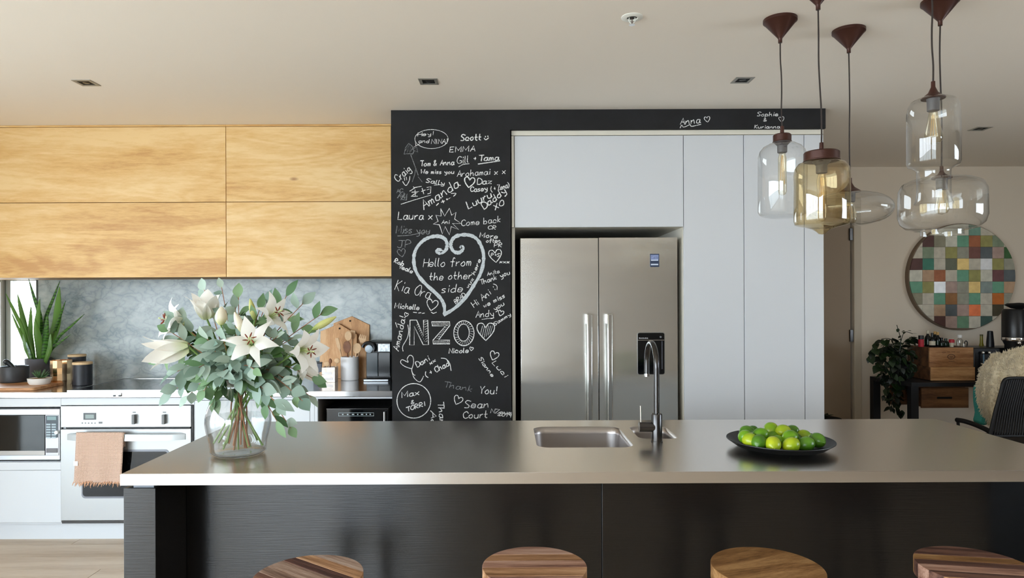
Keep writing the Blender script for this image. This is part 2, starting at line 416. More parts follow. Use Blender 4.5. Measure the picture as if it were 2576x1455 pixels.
# return wall behind the tall unit and the far wall with its door
struct('wall_return', MB().box(1.70, 1.80, YK+.12, YF, 0, ZC), M['wall'])
DX0, DX1, DZ = 2.02, 2.863, 2.21
struct('wall_far', MB().box(1.70, DX0, YF, YF+.12, 0, ZC).box(DX1, XR+.1, YF, YF+.12, 0, ZC).box(DX0, DX1, YF, YF+.12, DZ, ZC), M['wall'])
d = struct('door_1', MB().box(DX0+.005, DX1-.022, YF+.01, YF+.05, .005, DZ-.006), mat('door_shade_paint', (150,132,112), .6))  # white door standing in shadow: the shade is put into its colour
for z_ in (az(2143, 845, YF), az(2143, 590, YF), .25):
    obj('hinge', MB().box(DX1-.032, DX1-.004, YF-.008, YF+.012, z_-.05, z_+.05), M['darkchrome'], d, bev=.002)
hd = obj('door_handle', MB().tube([(DX0+.08, YF+.01, 1.02), (DX0+.08, YF-.05, 1.02), (DX0+.20, YF-.05, 1.02)], .009), M['darkchrome'], d)
struct('trim_1', MB().box(DX1-.004, DX1+.055, YF-.02, YF, 0, DZ+.06).box(DX0-.06, DX0-.001, YF-.02, YF, 0, DZ+.06).box(DX0-.001, DX1-.004, YF-.02, YF, DZ, DZ+.06), mat('door_casing', (196,184,164), .55), bev=.004)
struct('door_jamb_backing', MB().box(DX0, DX1, YF+.06, YF+.12, 0, DZ), M['matteblack'])  # matte black sheet behind the leaf; makes the door gap black
bpy.data.objects['door_jamb_backing'].name = 'door_gap_backing'
struct('baseboard_far', MB().box(DX1+.056, XR, YF-.014, YF, 0, .09), M['wall'], bev=.003)
RY0, RY1, RZ0, RZ1 = 0, 2.2, 1.05, 2.1
struct('wall_right', MB().box(XR, XR+.1, YB, RY0, 0, ZC).box(XR, XR+.1, RY1, YF, 0, ZC).box(XR, XR+.1, RY0, RY1, 0, RZ0).box(XR, XR+.1, RY0, RY1, RZ1, ZC), mat('dark_timber_wall', (70,54,42), .6))
w4 = struct('window_added_right', MB().box(XR+.01, XR+.07, RY0, RY0+.05, RZ0, RZ1).box(XR+.01, XR+.07, RY1-.05, RY1, RZ0, RZ1).box(XR+.01, XR+.07, RY0+.05, RY1-.05, RZ0, RZ0+.05).box(XR+.01, XR+.07, RY0+.05, RY1-.05, RZ1-.05, RZ1), M['alu'])  # unseen window, added to brighten the right end of the room
obj('pane', MB().box(XR+.037, XR+.043, RY0+.05, RY1-.05, RZ0+.05, RZ1-.05), M['pane'], w4)
# left wall: full-height glazing up to the kitchen run; wall behind the camera: sliding doors on its left
LZ = 2.36
struct('wall_left', MB().box(XL-.1, XL, 2.3, YK+.12, 0, ZC).box(XL-.1, XL, YB, -4.0, 0, ZC).box(XL-.1, XL, -4.0, 2.3, LZ, ZC), M['wall'])
RX1 = -1.3
struct('wall_rear', MB().box(XL-.1, -3.9, YB-.1, YB, 0, ZC).box(RX1, XR+.1, YB-.1, YB, 0, ZC).box(-3.9, RX1, YB-.1, YB, LZ, ZC), mat('rear_wall_paint', (158,148,138), .85))
def glazing(name, p0, p1, axis, n):
    """n framed lights along x (rear) or y (left)"""
    fr = MB(); t = .03
    def bx(a0, a1, z0, z1):
        if axis == 'y': fr.box(XL-.07, XL-.01, a0, a1, z0, z1)
        else: fr.box(a0, a1, YB-.07, YB-.01, z0, z1)
    bx(p0, p1, 0, .06); bx(p0, p1, LZ-.06, LZ)
    for i in range(n+1):
        a = p0 + (p1-p0)*i/n
        bx(max(p0, a-t), min(p1, a+t), .06, LZ-.06)
    w_ = struct(name, fr, M['alu'])
    for i in range(n):
        a, b = p0+(p1-p0)*i/n+t, p0+(p1-p0)*(i+1)/n-t
        if axis == 'y': obj('pane', MB().box(XL-.043, XL-.037, a, b, .06, LZ-.06), M['pane'], w_)
        else: obj('pane', MB().box(a, b, YB-.043, YB-.037, .06, LZ-.06), M['pane'], w_)
glazing('window_2', -4.0, 2.3, 'y', 4)
glazing('window_3', -3.9, RX1, 'x', 2)
# outside: terrace and lawn
struct('terrace', MB().box(-14, 9, -15, YB-.11, -.2, -.06).box(-14, XL-.11, YB-.11, 14, -.2, -.06).box(XL-.11, 1.69, YK+.13, 14, -.2, -.06).box(1.69, 9, YF+.21, 14, -.2, -.06), mat('terrace_paving', (206,199,188), .8, var=.1, vscale=2))
bpy.data.objects['terrace'].name = 'floor_terrace'

# ============================================================ TALL UNIT, CHALKBOARD COLUMN, BEAM
YC = 3.85
cx0, cx1 = ax(985, 660, YC), ax(1285, 660, YC)
bz = az(1700, 325, YC)
bx1 = ax(2077, 300, YC)
board = struct('wall_chalkboard', MB().prism([(cx0,0),(cx1,0),(cx1,bz),(bx1,bz),(bx1,ZC),(cx0,ZC)][::-1], YC, YC+.02, 'y').box(cx0, cx1-.004, YC+.02, YK, 0, ZC).box(cx1-.004, 1.79, YC+.02, YK, bz+.001, ZC), M['board'], smooth=False)

tu = thing('tall_cabinet', 'tall white flat-fronted cabinet wall built around the steel fridge', 'cabinet', (1.0, 3.87, 0))
YT = 3.872
tx1 = ax(2072, 600, YT)
zt = az(1700, 340, YT); zo = az(1500, 571.5, YT)
xo = ax(1720, 571, YT); x1 = ax(1872, 700, YT); x2 = ax(2024, 700, YT); xl = ax(1287, 500, YT)
g = .0018
obj('carcass', MB().box(xo+.0, tx1, YT+.022, YK-.004, 0, bz).box(xl, xo, YT+.022, YK-.004, zo, bz).box(xl, xl+.018, YT+.02, YK-.004, 0, zo-.001), M['trimwhite'], tu, world=True)
obj('top_filler', MB().box(xl, tx1, YT, YT+.02, zt+g, bz), M['trimwhite'], tu, world=True, bev=.001)
obj('side_filler', MB().box(xl, ax(1293, 500, YT), YT, YT+.02, zo, zt-g), M['trimwhite'], tu, world=True, bev=.001)
obj('overhead_door', MB().box(ax(1295, 500, YT), xo-g, YT, YT+.02, zo, zt-g), M['tallwhite'], tu, world=True, bev=.0012)
for a, b in ((xo+g, x1-g), (x1+g, x2-g), (x2+g, tx1)):
    obj('door', MB().box(a, b, YT, YT+.02, .10, zt-g), M['tallwhite'], tu, world=True, bev=.0012)
obj('kickboard', MB().box(xo, tx1, YT+.05, YT+.065, 0, .10), M['trimwhite'], tu, world=True)
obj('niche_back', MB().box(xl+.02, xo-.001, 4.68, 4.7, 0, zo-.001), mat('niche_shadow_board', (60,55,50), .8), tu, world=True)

# ============================================================ FRIDGE
YR = 3.905
fr = thing('refrigerator', 'brushed steel double-door fridge with water dispenser and bar handles', 'fridge', (.52, YR, 0))
fx0, fxm, fx1 = ax(1309, 700, YR), ax(1506, 700, YR), ax(1704, 700, YR)
fzt = az(1500, 598.5, YR)
obj('body', MB().box(fx0+.006, fx1-.006, YR+.052, 4.62, .03, fzt-.012), mat('fridge_side', (70,70,70), .5), fr, world=True, bev=.004)
for a, b, s in ((fx0, fxm-.0022, 0), (fxm+.0022, fx1, 1)):
    nx = 10
    mb = MB()
    if s == 0: mb.box(a, b, YR, YR+.05, .08, fzt)
    else:
        # door with the dispenser opening
        qx0, qx1 = ax(1604.5, 890, YR), ax(1671, 890, YR); qz0, qz1 = az(1638, 942, YR), az(1638, 838, YR)
        mb.box(a, qx0, YR, YR+.05, .08, fzt).box(qx1, b, YR, YR+.05, .08, fzt).box(qx0, qx1, YR, YR+.05, .08, qz0).box(qx0, qx1, YR, YR+.05, qz1, fzt)
    obj('door', mb, M['fridge'], fr, world=True, bev=(.003 if s == 0 else 0))
def rrect(x0, x1, z0, z1, r, n=5):
    pts = []
    for cx_, cz_, a0 in ((x1-r, z1-r, 0), (x0+r, z1-r, PI/2), (x0+r, z0+r, PI), (x1-r, z0+r, 1.5*PI)):
        for k in range(n+1):
            a = a0 + PI/2*k/n; pts.append((cx_+r*math.cos(a), cz_+r*math.sin(a)))
    return pts
dp = obj('water_dispenser', MB().prism(rrect(qx0-.003, qx1+.003, qz0-.003, qz1+.003, .012)[::-1], YR-.0025, YR+.03, 'y'), mat('dispenser_rim', (150,150,148), .3, metal=.7), fr, world=True)
obj('black_panel', MB().prism(rrect(qx0, qx1, qz0, qz1, .011)[::-1], YR-.004, YR-.0024, 'y'), M['gloss'], dp, world=True)
zs = az(1638, 856, YR)
obj('silver_strip', MB().box(qx0, qx1, YR-.0065, YR-.004, zs-.0016, zs+.0016), M['chrome'], dp, world=True)
obj('side_channel', MB().box(ax(1664, 890, YR), ax(1666, 890, YR), YR-.0062, YR-.004, qz0+.03, zs-.006), mat('grey_channel', (80,80,88), .3), dp, world=True)
obj('indicator', MB().prism([(ax(1661.5,848,YR)+.006*math.cos(-k*PI/6), az(1661.5,848,YR)+.006*math.sin(-k*PI/6)) for k in range(12)], YR-.006, YR-.004, 'y'), mat('grey_indicator', (110,110,112), .4), dp, world=True)
for hx in (1483.5, 1534.5):
    h0, h1 = az(hx, 1120, YR-.05), az(hx, 790, YR-.05); xc = ax(hx, 900, YR-.05)
    hh = obj('handle', MB().box(xc-.0145, xc+.0145, YR-.062, YR-.040, .50, h1), M['steel'], fr, world=True, bev=.006)
    obj('handle_mount', MB().box(xc-.012, xc+.012, YR-.042, YR+.001, h1-.06, h1-.002).box(xc-.012, xc+.012, YR-.042, YR+.001, .50, .56), M['steel'], hh, world=True, bev=.003)
obj('gasket', MB().box(fxm-.0018, fxm+.0018, YR+.006, YR+.03, .08, fzt-.002), M['black'], fr, world=True)
# magnet
mg = thing('fridge_magnet', 'small blue and white printed magnet on the right fridge door', 'magnet', at(1646, 655, YR-.001))
mx0, mx1, mz0, mz1 = ax(1635, 655, YR), ax(1658, 655, YR), az(1646, 672, YR), az(1646, 639, YR)
obj('backing', MB().box(mx0, mx1, YR-.0035, YR-.0002, mz0, mz1), mat('magnet_navy', (50,62,86), .5), mg, world=True)
mp_ = MB().box(mx0+.004, mx1-.004, YR-.0041, YR-.0035, mz1-.034, mz1-.006)
obj('print', mp_, mat('magnet_sky', (128,140,178), .5, var=.25, vscale=90), mg, world=True)
obj('lettering', MB().box(mx0+.005, mx1-.006, YR-.0046, YR-.0041, mz1-.040, mz1-.034).box(mx0+.005, mx1-.006, YR-.0046, YR-.0035, mz0+.010, mz0+.018), mat('magnet_white', (205,215,230), .5), mg, world=True)

# ============================================================ UPPER OAK CABINETS
YU = 4.146
ux1 = ax(984.5, 500, YU); uz0 = az(500, 697.5, YU)
ua = ax(568.5, 500, YU); uh = az(500, 509, YU); ut = az(500, 319, YU); ux0 = -4.195
for nm, a, b, lab in (('wall_cabinet', ux0, ua, 'left oak overhead cabinet unit above the hob and snake plant'), ('wall_cabinet', ua, ux1, 'right oak overhead cabinet unit beside the chalkboard column')):
    c = thing(nm, lab, 'cabinet', ((a+b)/2, YU, uz0), group='oak overhead cabinets')
    obj('carcass', MB().box(a+.0005, b-.0005, YU+.02, YK-.002, uz0+.004, ZC-.001), mat('cabinet_inside', (150,112,66), .6), c, world=True)
    obj('scribe_strip', MB().box(a+.0005, b-.0005, YU+.001, YU+.02, ut+.0015, ZC-.001), M['oak'], c, world=True)
    obj('door', MB().box(a+.0015, b-.0015, YU, YU+.019, uh+.0018, ut-.0012), M['oak'], c, world=True, bev=.001)
    obj('door', MB().box(a+.0015, b-.0015, YU, YU+.019, uz0, uh-.0018), M['oak'], c, world=True, bev=.001)
sb = struct('wall_splashback', MB().box(ax(97, 800, YK-.012), cx0-.001, YK-.014, YK-.0005, .90, uz0+.004), M['marble'])

# ============================================================ BASE CABINETS AND COUNTER
YD = 4.036
ct = thing('back_benchtop', 'long stainless steel benchtop along the back wall', 'countertop', (-2.4, 4.4, .867))
obj('slab', MB().box(XL+.002, cx0-.001, YD, YK-.015, .867, .90), M['bandsteel'], ct, world=True, bev=.0015)
# hob
hb0 = at(140, 982, YD+.03); 
hob = thing('cooktop', 'black glass cooktop with steel edge trim set in the back benchtop', 'cooktop', (-2.2, 4.35, .9005))
gx0, gx1 = -2.66, -1.45
obj('glass_plate', MB().box(gx0+.008, gx1-.008, YD+.045, 4.66, .9003, .9058), M['gloss'], hob, world=True, bev=.001)
obj('edge_trim', MB().box(gx0, gx0+.008, YD+.037, 4.668, .9002, .9075).box(gx1-.008, gx1, YD+.037, 4.668, .9002, .9075).box(gx0+.008, gx1-.008, YD+.037, YD+.045, .9002, .9075).box(gx0+.008, gx1-.008, 4.66, 4.668, .9002, .9075), M['steel'], hob, world=True)
lt = thing('bench_latch', 'small steel latch on the front edge of the back benchtop', 'latch', at(296, 989, YD-.001))
lx = ax(296, 989, YD)
obj('plate', MB().box(lx-.024, lx+.024, YD-.006, YD-.0006, .874, .896), M['steel'], lt, world=True, bev=.001)
obj('slot', MB().box(lx-.023, lx-.009, YD-.009, YD-.006, .875, .884).box(lx+.009, lx+.023, YD-.009, YD-.006, .875, .884), M['black'], lt, world=True)

YP = YD + .022     # door fronts
def bxx(px): return ax(px, 1100, YP)
def bzz(py, px=300): return az(px, py, YP)
ovx0, ovx1 = bxx(154), bxx(484); nx0, nx1 = bxx(792), cx0-.003
zf = .862; zfas = bzz(1021)
cab = thing('base_cabinet', 'white base cabinet unit holding the microwave above a deep drawer', 'cabinet', ((XL+ovx0)/2, YP, 0), group='white base cabinets')
mwz1, mwz0 = bzz(1026, 80), bzz(1161, 80)
obj('carcass', MB().box(XL+.002, ovx0-.001, YP+.02, YK-.01, .10, mwz0-.004).box(XL+.002, ovx0-.001, YP+.45, YK-.01, mwz0-.004, .866).box(XL+.002, ovx0-.001, YP+.02, YP+.45, mwz1+.004, .866), M['white'], cab, world=True)
obj('top_rail', MB().box(XL+.002, ovx0-.001, YP, YP+.019, mwz1+.004, zf), M['white'], cab, world=True, bev=.001)
obj('niche_filler', MB().box(XL+.002, ax(-162, 1090, YP), YP, YP+.019, mwz0-.004, mwz1+.002), M['white'], cab, world=True, bev=.001)
obj('lower_rail', MB().box(XL+.002, ovx0-.0015, YP, YP+.019, bzz(1184, 80)+.001, mwz0-.006), M['white'], cab, world=True, bev=.001)
obj('drawer_front', MB().box(XL+.002, ovx0-.0015, YP, YP+.019, .115, bzz(1184, 80)-.001), M['white'], cab, world=True, bev=.0015)
cab = thing('base_cabinet', 'white base cabinet housing around the wall oven', 'cabinet', ((ovx0+ovx1)/2, YP, 0), group='white base cabinets')
ovz1, ovz0 = bzz(1021), bzz(1317)
obj('carcass', MB().box(ovx0, ovx0+.016, YP+.02, YK-.01, .10, .866).box(ovx1-.001, ovx1+.012, YP+.02, YK-.01, .10, .866).box(ovx0+.016, ovx1-.001, YP+.62, YK-.01, .10, .866), M['white'], cab, world=True)
obj('top_rail', MB().box(ovx0, ovx1+.012, YP, YP+.019, ovz1+.004, zf), M['white'], cab, world=True, bev=.001)
obj('bottom_rail', MB().box(ovx0+.001, ovx1+.012, YP, YP+.019, .112, ovz0-.002), M['white'], cab, world=True, bev=.001)
obj('floor_panel', MB().box(ovx0+.016, ovx1-.001, YP+.02, YP+.62, .10, ovz0-.004), M['white'], cab, world=True)
cab = thing('base_cabinet', 'white base cabinet with plain door between oven and open niche', 'cabinet', ((ovx1+nx0)/2, YP, 0), group='white base cabinets')
obj('carcass', MB().box(ovx1+.014, nx0-.001, YP+.02, YK-.01, .10, .866), M['white'], cab, world=True)
obj('door', MB().box(ovx1+.014, bxx(780)-.001, YP, YP+.019, .112, bzz(1008, 600)), M['white'], cab, world=True, bev=.0015)
obj('top_rail', MB().box(ovx1+.014, nx0-.001, YP, YP+.019, bzz(1007, 600)+.001, zf), M['white'], cab, world=True, bev=.001)
obj('side_filler', MB().box(bxx(780)+.001, nx0-.001, YP, YP+.019, .112, bzz(1008, 600)), M['white'], cab, world=True, bev=.001)
cab = thing('base_cabinet', 'white open base niche holding the black drinks fridge by the chalkboard', 'cabinet', ((nx0+nx1)/2, YP, 0), group='white base cabinets')
nz1 = bzz(1004, 880)
obj('carcass', MB().box(nx0, nx0+.018, YP, YK-.01, .10, zf).box(nx1-.016, nx1, YP, YK-.01, .10, zf).box(nx0+.018, nx1-.016, YP, YK-.01, nz1, zf).box(nx0+.018, nx1-.016, YP, YK-.01, .10, .118), M['white'], cab, world=True, bev=.001)
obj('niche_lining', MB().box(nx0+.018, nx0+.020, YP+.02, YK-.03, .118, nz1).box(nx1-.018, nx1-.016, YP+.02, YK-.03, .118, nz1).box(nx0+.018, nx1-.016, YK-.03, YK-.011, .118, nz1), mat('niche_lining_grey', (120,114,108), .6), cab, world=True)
struct('baseboard_kitchen', MB().box(XL+.002, cx0-.003, YP+.045, YP+.06, 0, .099), M['white'])

# drinks fridge in the niche
wf = thing('drinks_fridge', 'black glass-fronted drinks fridge standing in the open base niche', 'fridge', (-1.05, 4.4, .118))
wx0, wx1 = ax(821, 1040, 4.13), ax(978, 1040, 4.13)
wz1 = az(900, 1027, 4.13)
obj('body', MB().box(wx0, wx1, 4.16, 4.66, .12, wz1), M['black'], wf, world=True, bev=.004)
wd = obj('door', MB().box(wx0, wx1, 4.125, 4.158, .12, wz1), M['gloss'], wf, world=True, bev=.004)
obj('door_handle', MB().tube([(ax(967,1040,4.1), 4.10, wz1-.02), (ax(967,1040,4.1), 4.10, .3)], .006), M['chrome'], wd, world=True)
obj('door_top_strip', MB().box(wx0+.002, wx1-.002, 4.122, 4.126, wz1-.006, wz1-.002), M['darkchrome'], wd, world=True)
dz_ = az(895, 1043.5, 4.12); dx0, dx1 = ax(851, 1043, 4.12), ax(940, 1043, 4.12)
fr_ = MB()
for a, b, c_, d_ in ((dx0, dx1, dz_+.009, dz_+.0105), (dx0, dx1, dz_-.0105, dz_-.009), (dx0, dx0+.0015, dz_-.009, dz_+.009), (dx1-.0015, dx1, dz_-.009, dz_+.009)): fr_.box(a, b, 4.1235, 4.125, c_, d_)
for k, (o_, w_) in enumerate(((.03,.012),(.06,.012),(.09,.02),(.122,.01),(.145,.02),(.175,.01),(.198,.012))): fr_.box(dx0+o_-.008, dx0+o_-.008+w_*.7, 4.1235, 4.125, dz_-.003, dz_+.003)
obj('control_strip', fr_, mat('display_ice_white', (190,205,210), .4), wd, world=True)

# microwave
mw = thing('microwave', 'built-in steel microwave with keypad at the left end of the counter', 'microwave', (-3.4, YP, mwz0))
mx0_, mx1_ = ax(-160, 1090, YP), ovx0-.006
obj('body', MB().box(mx0_+.02, mx1_-.01, YP+.02, YP+.42, mwz0+.002, mwz1-.004), M['black'], mw, world=True)
fz1, fz0 = bzz(1030, 80), bzz(1157, 80)
kx = bxx(115)
obj('trim_frame', MB().box(mx0_, mx1_, YP-.004, YP+.019, bzz(1044, 80), fz1).box(mx0_, mx1_, YP-.004, YP+.019, fz0, bzz(1146, 80)).box(mx1_-.005, mx1_, YP-.004, YP+.019, bzz(1146, 80), bzz(1044, 80)), mat('pale_blue_steel', (208,214,222), .32, metal=.45), mw, world=True, bev=.001)
dd = obj('door', MB().box(mx0_, kx-.001, YP-.006, YP+.018, bzz(1146,80)+.001, bzz(1044,80)-.001), M['gloss'], mw, world=True, bev=.002)
obj('door_lower_rail', MB().box(mx0_, kx-.001, YP-.0085, YP-.0062, bzz(1145,80), bzz(1134,80)), mat('warm_grey_rail', (168,164,160), .35, metal=.4), dd, world=True)
kp = obj('keypad', MB().box(kx+.002, mx1_-.006, YP-.006, YP+.018, bzz(1146,80)+.001, bzz(1044,80)-.001), mat('keypad_silver', (190,190,196), .35, metal=.4), mw, world=True, bev=.001)
kd = obj('key_panel', MB().box(kx+.006, mx1_-.009, YP-.0078, YP-.006, bzz(1101,80), bzz(1046,80)), mat('keypad_dark', (64,74,82), .35), mw, world=True)
obj('display', MB().box(kx+.014, mx1_-.018, YP-.0092, YP-.0078, bzz(1057,80), bzz(1048,80)), mat('lcd_grey_green', (120,146,148), .3), kd, world=True)
for r_ in range(6):
    for c_ in range(2):
        bx_ = kx+.010+c_*.032; bz_ = bzz(1068,80) - r_*.0155
        obj('key', MB().box(bx_, bx_+.026, YP-.0098, YP-.0078, bz_-.0045, bz_+.0045), mat('key_grey', (160,176,184), .4) if r_+c_ == 0 else bpy.data.materials['key_grey'], kd, world=True)
obj('dial', MB().lathe([(0,.012),(.011,.012),(.012,0)], 16).xf(Matrix.Translation(at(144,1088,YP-.008)) @ Matrix.Rotation(PI/2,4,'X')), mat('dial_white', (225,228,230), .3), kp, world=True)
obj('door_button', MB().box(kx+.008, mx1_-.012, YP-.010, YP-.006, bzz(1139,80), bzz(1128,80)), mat('button_grey', (110,108,110), .4), kp, world=True, bev=.001)

# oven
ov = thing('oven', 'stainless steel built-in oven with two knobs and a draped towel', 'oven', ((ovx0+ovx1)/2, YP, ovz0))
ox0, ox1 = ovx0+.001, ovx1-.004
obj('body', MB().box(ox0+.02, ox1-.02, YP+.02, YP+.58, ovz0+.004, ovz1-.006), M['black'], ov, world=True)
obj('side_gap_trim', MB().box(ox1-.0002, ox1+.004, YP+.001, YP+.02, ovz0, ovz1), M['darkchrome'], ov, world=True)
zc0 = bzz(1075)
cp = obj('control_panel', MB().box(ox0, ox1-.001, YP-.006, YP+.019, zc0, ovz1), M['oven'], ov, world=True, bev=.002)
def pq(px0, px1, py0, py1, d0, d1): return MB().box(ax(px0, (py0+py1)/2, YP), ax(px1, (py0+py1)/2, YP), d0, d1, az((px0+px1)/2, py1, YP), az((px0+px1)/2, py0, YP))
dsp = obj('clock_frame', pq(212, 243, 1039, 1056, YP-.009, YP-.006), mat('clock_bezel', (84,88,90), .4), cp, world=True)
obj('clock_display', pq(217, 239, 1043, 1053, YP-.0098, YP-.009), mat('lcd_green_grey', (136,150,148), .3), dsp, world=True)
mk = MB()
for x_ in (207, 215, 223, 231, 239): mk.add(pq(x_, x_+3, 1063, 1066, YP-.0072, YP-.006).v, pq(x_, x_+3, 1063, 1066, YP-.0072, YP-.006).f)
t_ = pq(250, 259, 1061, 1066, YP-.0072, YP-.006); mk.add(t_.v, t_.f)
for x_ in (338, 414): t_ = pq(x_-3, x_+5, 1036, 1039, YP-.0072, YP-.006); mk.add(t_.v, t_.f)
obj('panel_marks', mk, mat('mark_grey', (130,132,132), .5), cp, world=True)
for x_ in (341, 416):
    k_ = obj('knob', MB().lathe([(.0,.003),(.0085,.003),(.0095,.0),(0.0095,-.001)], 20).xf(Matrix.Translation(at(x_,1054,YP-.006)) @ Matrix.Rotation(PI/2,4,'X')), M['oven'], cp, world=True)
    t_ = pq(x_-3.5, x_+3.5, 1042, 1066, YP-.030, YP-.012); obj('knob_grip', t_, mat('knob_grip_grey', (110,112,112), .35) if x_ == 341 else bpy.data.materials['knob_grip_grey'], k_, world=True, bev=.002)
zd1, zd0 = bzz(1079.5), bzz(1309)
od = obj('door', MB().box(ox0, ox1-.001, YP-.008, YP+.019, zd0, zd1), M['oven'], ov, world=True, bev=.002)
gx0_, gx1_ = ax(211, 1190, YP), ax(424, 1190, YP)
obj('window_frame', MB().prism(rrect(gx0_-.008, gx1_+.008, az(300,1253,YP), az(300,1131,YP), .022)[::-1], YP-.0105, YP-.008, 'y'), mat('window_rim_steel', (120,122,128), .35, metal=.5), od, world=True)
obj('glass', MB().prism(rrect(gx0_, gx1_, az(300,1248,YP), az(300,1136,YP), .018)[::-1], YP-.012, YP-.0105, 'y'), M['gloss'], od, world=True)
hz = bzz(1098)
hb = MB()
N_ = 14; top = []; 
xs = [ax(172+(468-172)*k/N_, 1098, YP) for k in range(N_+1)]
for k, x_ in enumerate(xs):
    t = 2*k/N_-1; dz = .032*(1-abs(t)**6); dy = .042*(1-abs(t)**5)+.004
    hb.v += [Vector((x_, YP-.008-dy, hz-.019)), Vector((x_, YP-.008-dy, hz+.019-.006*(1-(1-t*t)))), Vector((x_, YP-.008-dy+.012, hz+.021)), Vector((x_, YP-.008-dy+.012, hz-.021))]
for k in range(N_):
    for j in range(4):
        j2 = (j+1) % 4; hb.f.append((k*4+j, k*4+j2, k*4+4+j2, k*4+4+j))
hb.f += [(3,2,1,0), (N_*4, N_*4+1, N_*4+2, N_*4+3)]
obj('handle', hb, mat('pale_handle', (214,222,226), .35, metal=.5), od, world=True)
obj('lower_vent', MB().box(ox0+.002, ox1-.002, YP-.002, YP+.019, ovz0, zd0-.003), M['darkchrome'], ov, world=True)

# tea towel over the oven handle: waffle cloth with a fringe
tw = thing('tea_towel', 'peach waffle-weave tea towel with fringe draped over the oven handle', 'towel', at(248, 1090, YP-.05))
def towel():
    m, nt, N, L, P = newmat('peach_waffle_cloth')
    t = N.new('ShaderNodeTexCoord'); sx = N.new('ShaderNodeSeparateXYZ'); L.new(t.outputs['Object'], sx.inputs[0])
    hs = []
    for ax_ in ('X', 'Z'):
        mu = N.new('ShaderNodeMath'); mu.operation = 'MULTIPLY'; mu.inputs[1].default_value = 2*PI/.0085; L.new(sx.outputs[ax_], mu.inputs[0])
        sn = N.new('ShaderNodeMath'); sn.operation = 'SINE'; L.new(mu.outputs[0], sn.inputs[0]); hs.append(sn)
    mxm = N.new('ShaderNodeMath'); mxm.operation = 'MAXIMUM'; L.new(hs[0].outputs[0], mxm.inputs[0]); L.new(hs[1].outputs[0], mxm.inputs[1])
    r = N.new('ShaderNodeValToRGB'); L.new(mxm.outputs[0], r.inputs[0]); r.color_ramp.elements[0].position = .1; r.color_ramp.elements[0].color = lin(204,164,140)
    r.color_ramp.elements[1].position = .95; r.color_ramp.elements[1].color = lin(226,196,176)
    b = N.new('ShaderNodeBump'); b.inputs['Distance'].default_value = .003; b.inputs['Strength'].default_value = .7; L.new(mxm.outputs[0], b.inputs['Height']); L.new(b.outputs[0], P.inputs['Normal'])
    L.new(r.outputs[0], P.inputs['Base Color']); P.inputs['Roughness'].default_value = .95; P.inputs['Sheen Weight'].default_value = .3
    return m
tmat = towel()
nu, nv = 24, 26; mb = MB()
for j in range(nv+1):
    v = j/nv
    for i in range(nu+1):
        u = i/nu
        pxl = 192 - 6*v; pxr = 312 - 7*v
        px_ = pxl + (pxr-pxl)*u; py_ = 1088 + v*(1216-1088) + 1.5*math.sin(u*9)*v
        dy = -.062 - .004*math.sin(u*13+1)*v + .010*v + .002*math.sin(v*9)
        if j == 0: dy = -.052
        mb.v.append(at(px_, py_, YP+dy))
for j in range(nv):
    for i in range(nu):
        a = j*(nu+1)+i; mb.f.append((a, a+nu+1, a+nu+2, a+1))
obj('cloth', mb, tmat, tw, world=True, solid=.003, ang=80)
mb = MB(); rn = random.Random(3)
for j in range(5):
    for i in range(9):
        u = i/8; v = j/4; mb.v.append(at(197+ (315-197)*u, 1089+v*35, YP-.020+.002*math.sin(u*8)))
for j in range(4):
    for i in range(8):
        a = j*9+i; mb.f.append((a, a+9, a+10, a+1))
obj('rear_fold', mb, tmat, tw, world=True, solid=.003, ang=80)
mb = MB()
for i in range(46):
    u = i/45; p0 = at(186+(305-186)*u, 1212+rn.uniform(-1,4), YP-.053); p1 = p0 + Vector((rn.uniform(-.012,.004)-.006*(1-u), rn.uniform(-.006,.006), -rn.uniform(.012,.032)))
    mb.tube([p0, (p0+p1)/2+Vector((rn.uniform(-.003,.003), -.003, 0)), p1], [.0028,.0022,.001], 5)
fo = obj('fringe', mb, mat('fringe_apricot', (214,168,136), .95), tw, world=True); fo['kind'] = 'stuff'
obj('care_tag', MB().box(ax(186,1167,YP-.06), ax(197,1167,YP-.06), YP-.0645, YP-.063, az(190,1172,YP-.06), az(190,1161,YP-.06)), mat('tag_white', (235,235,235), .7), tw, world=True)
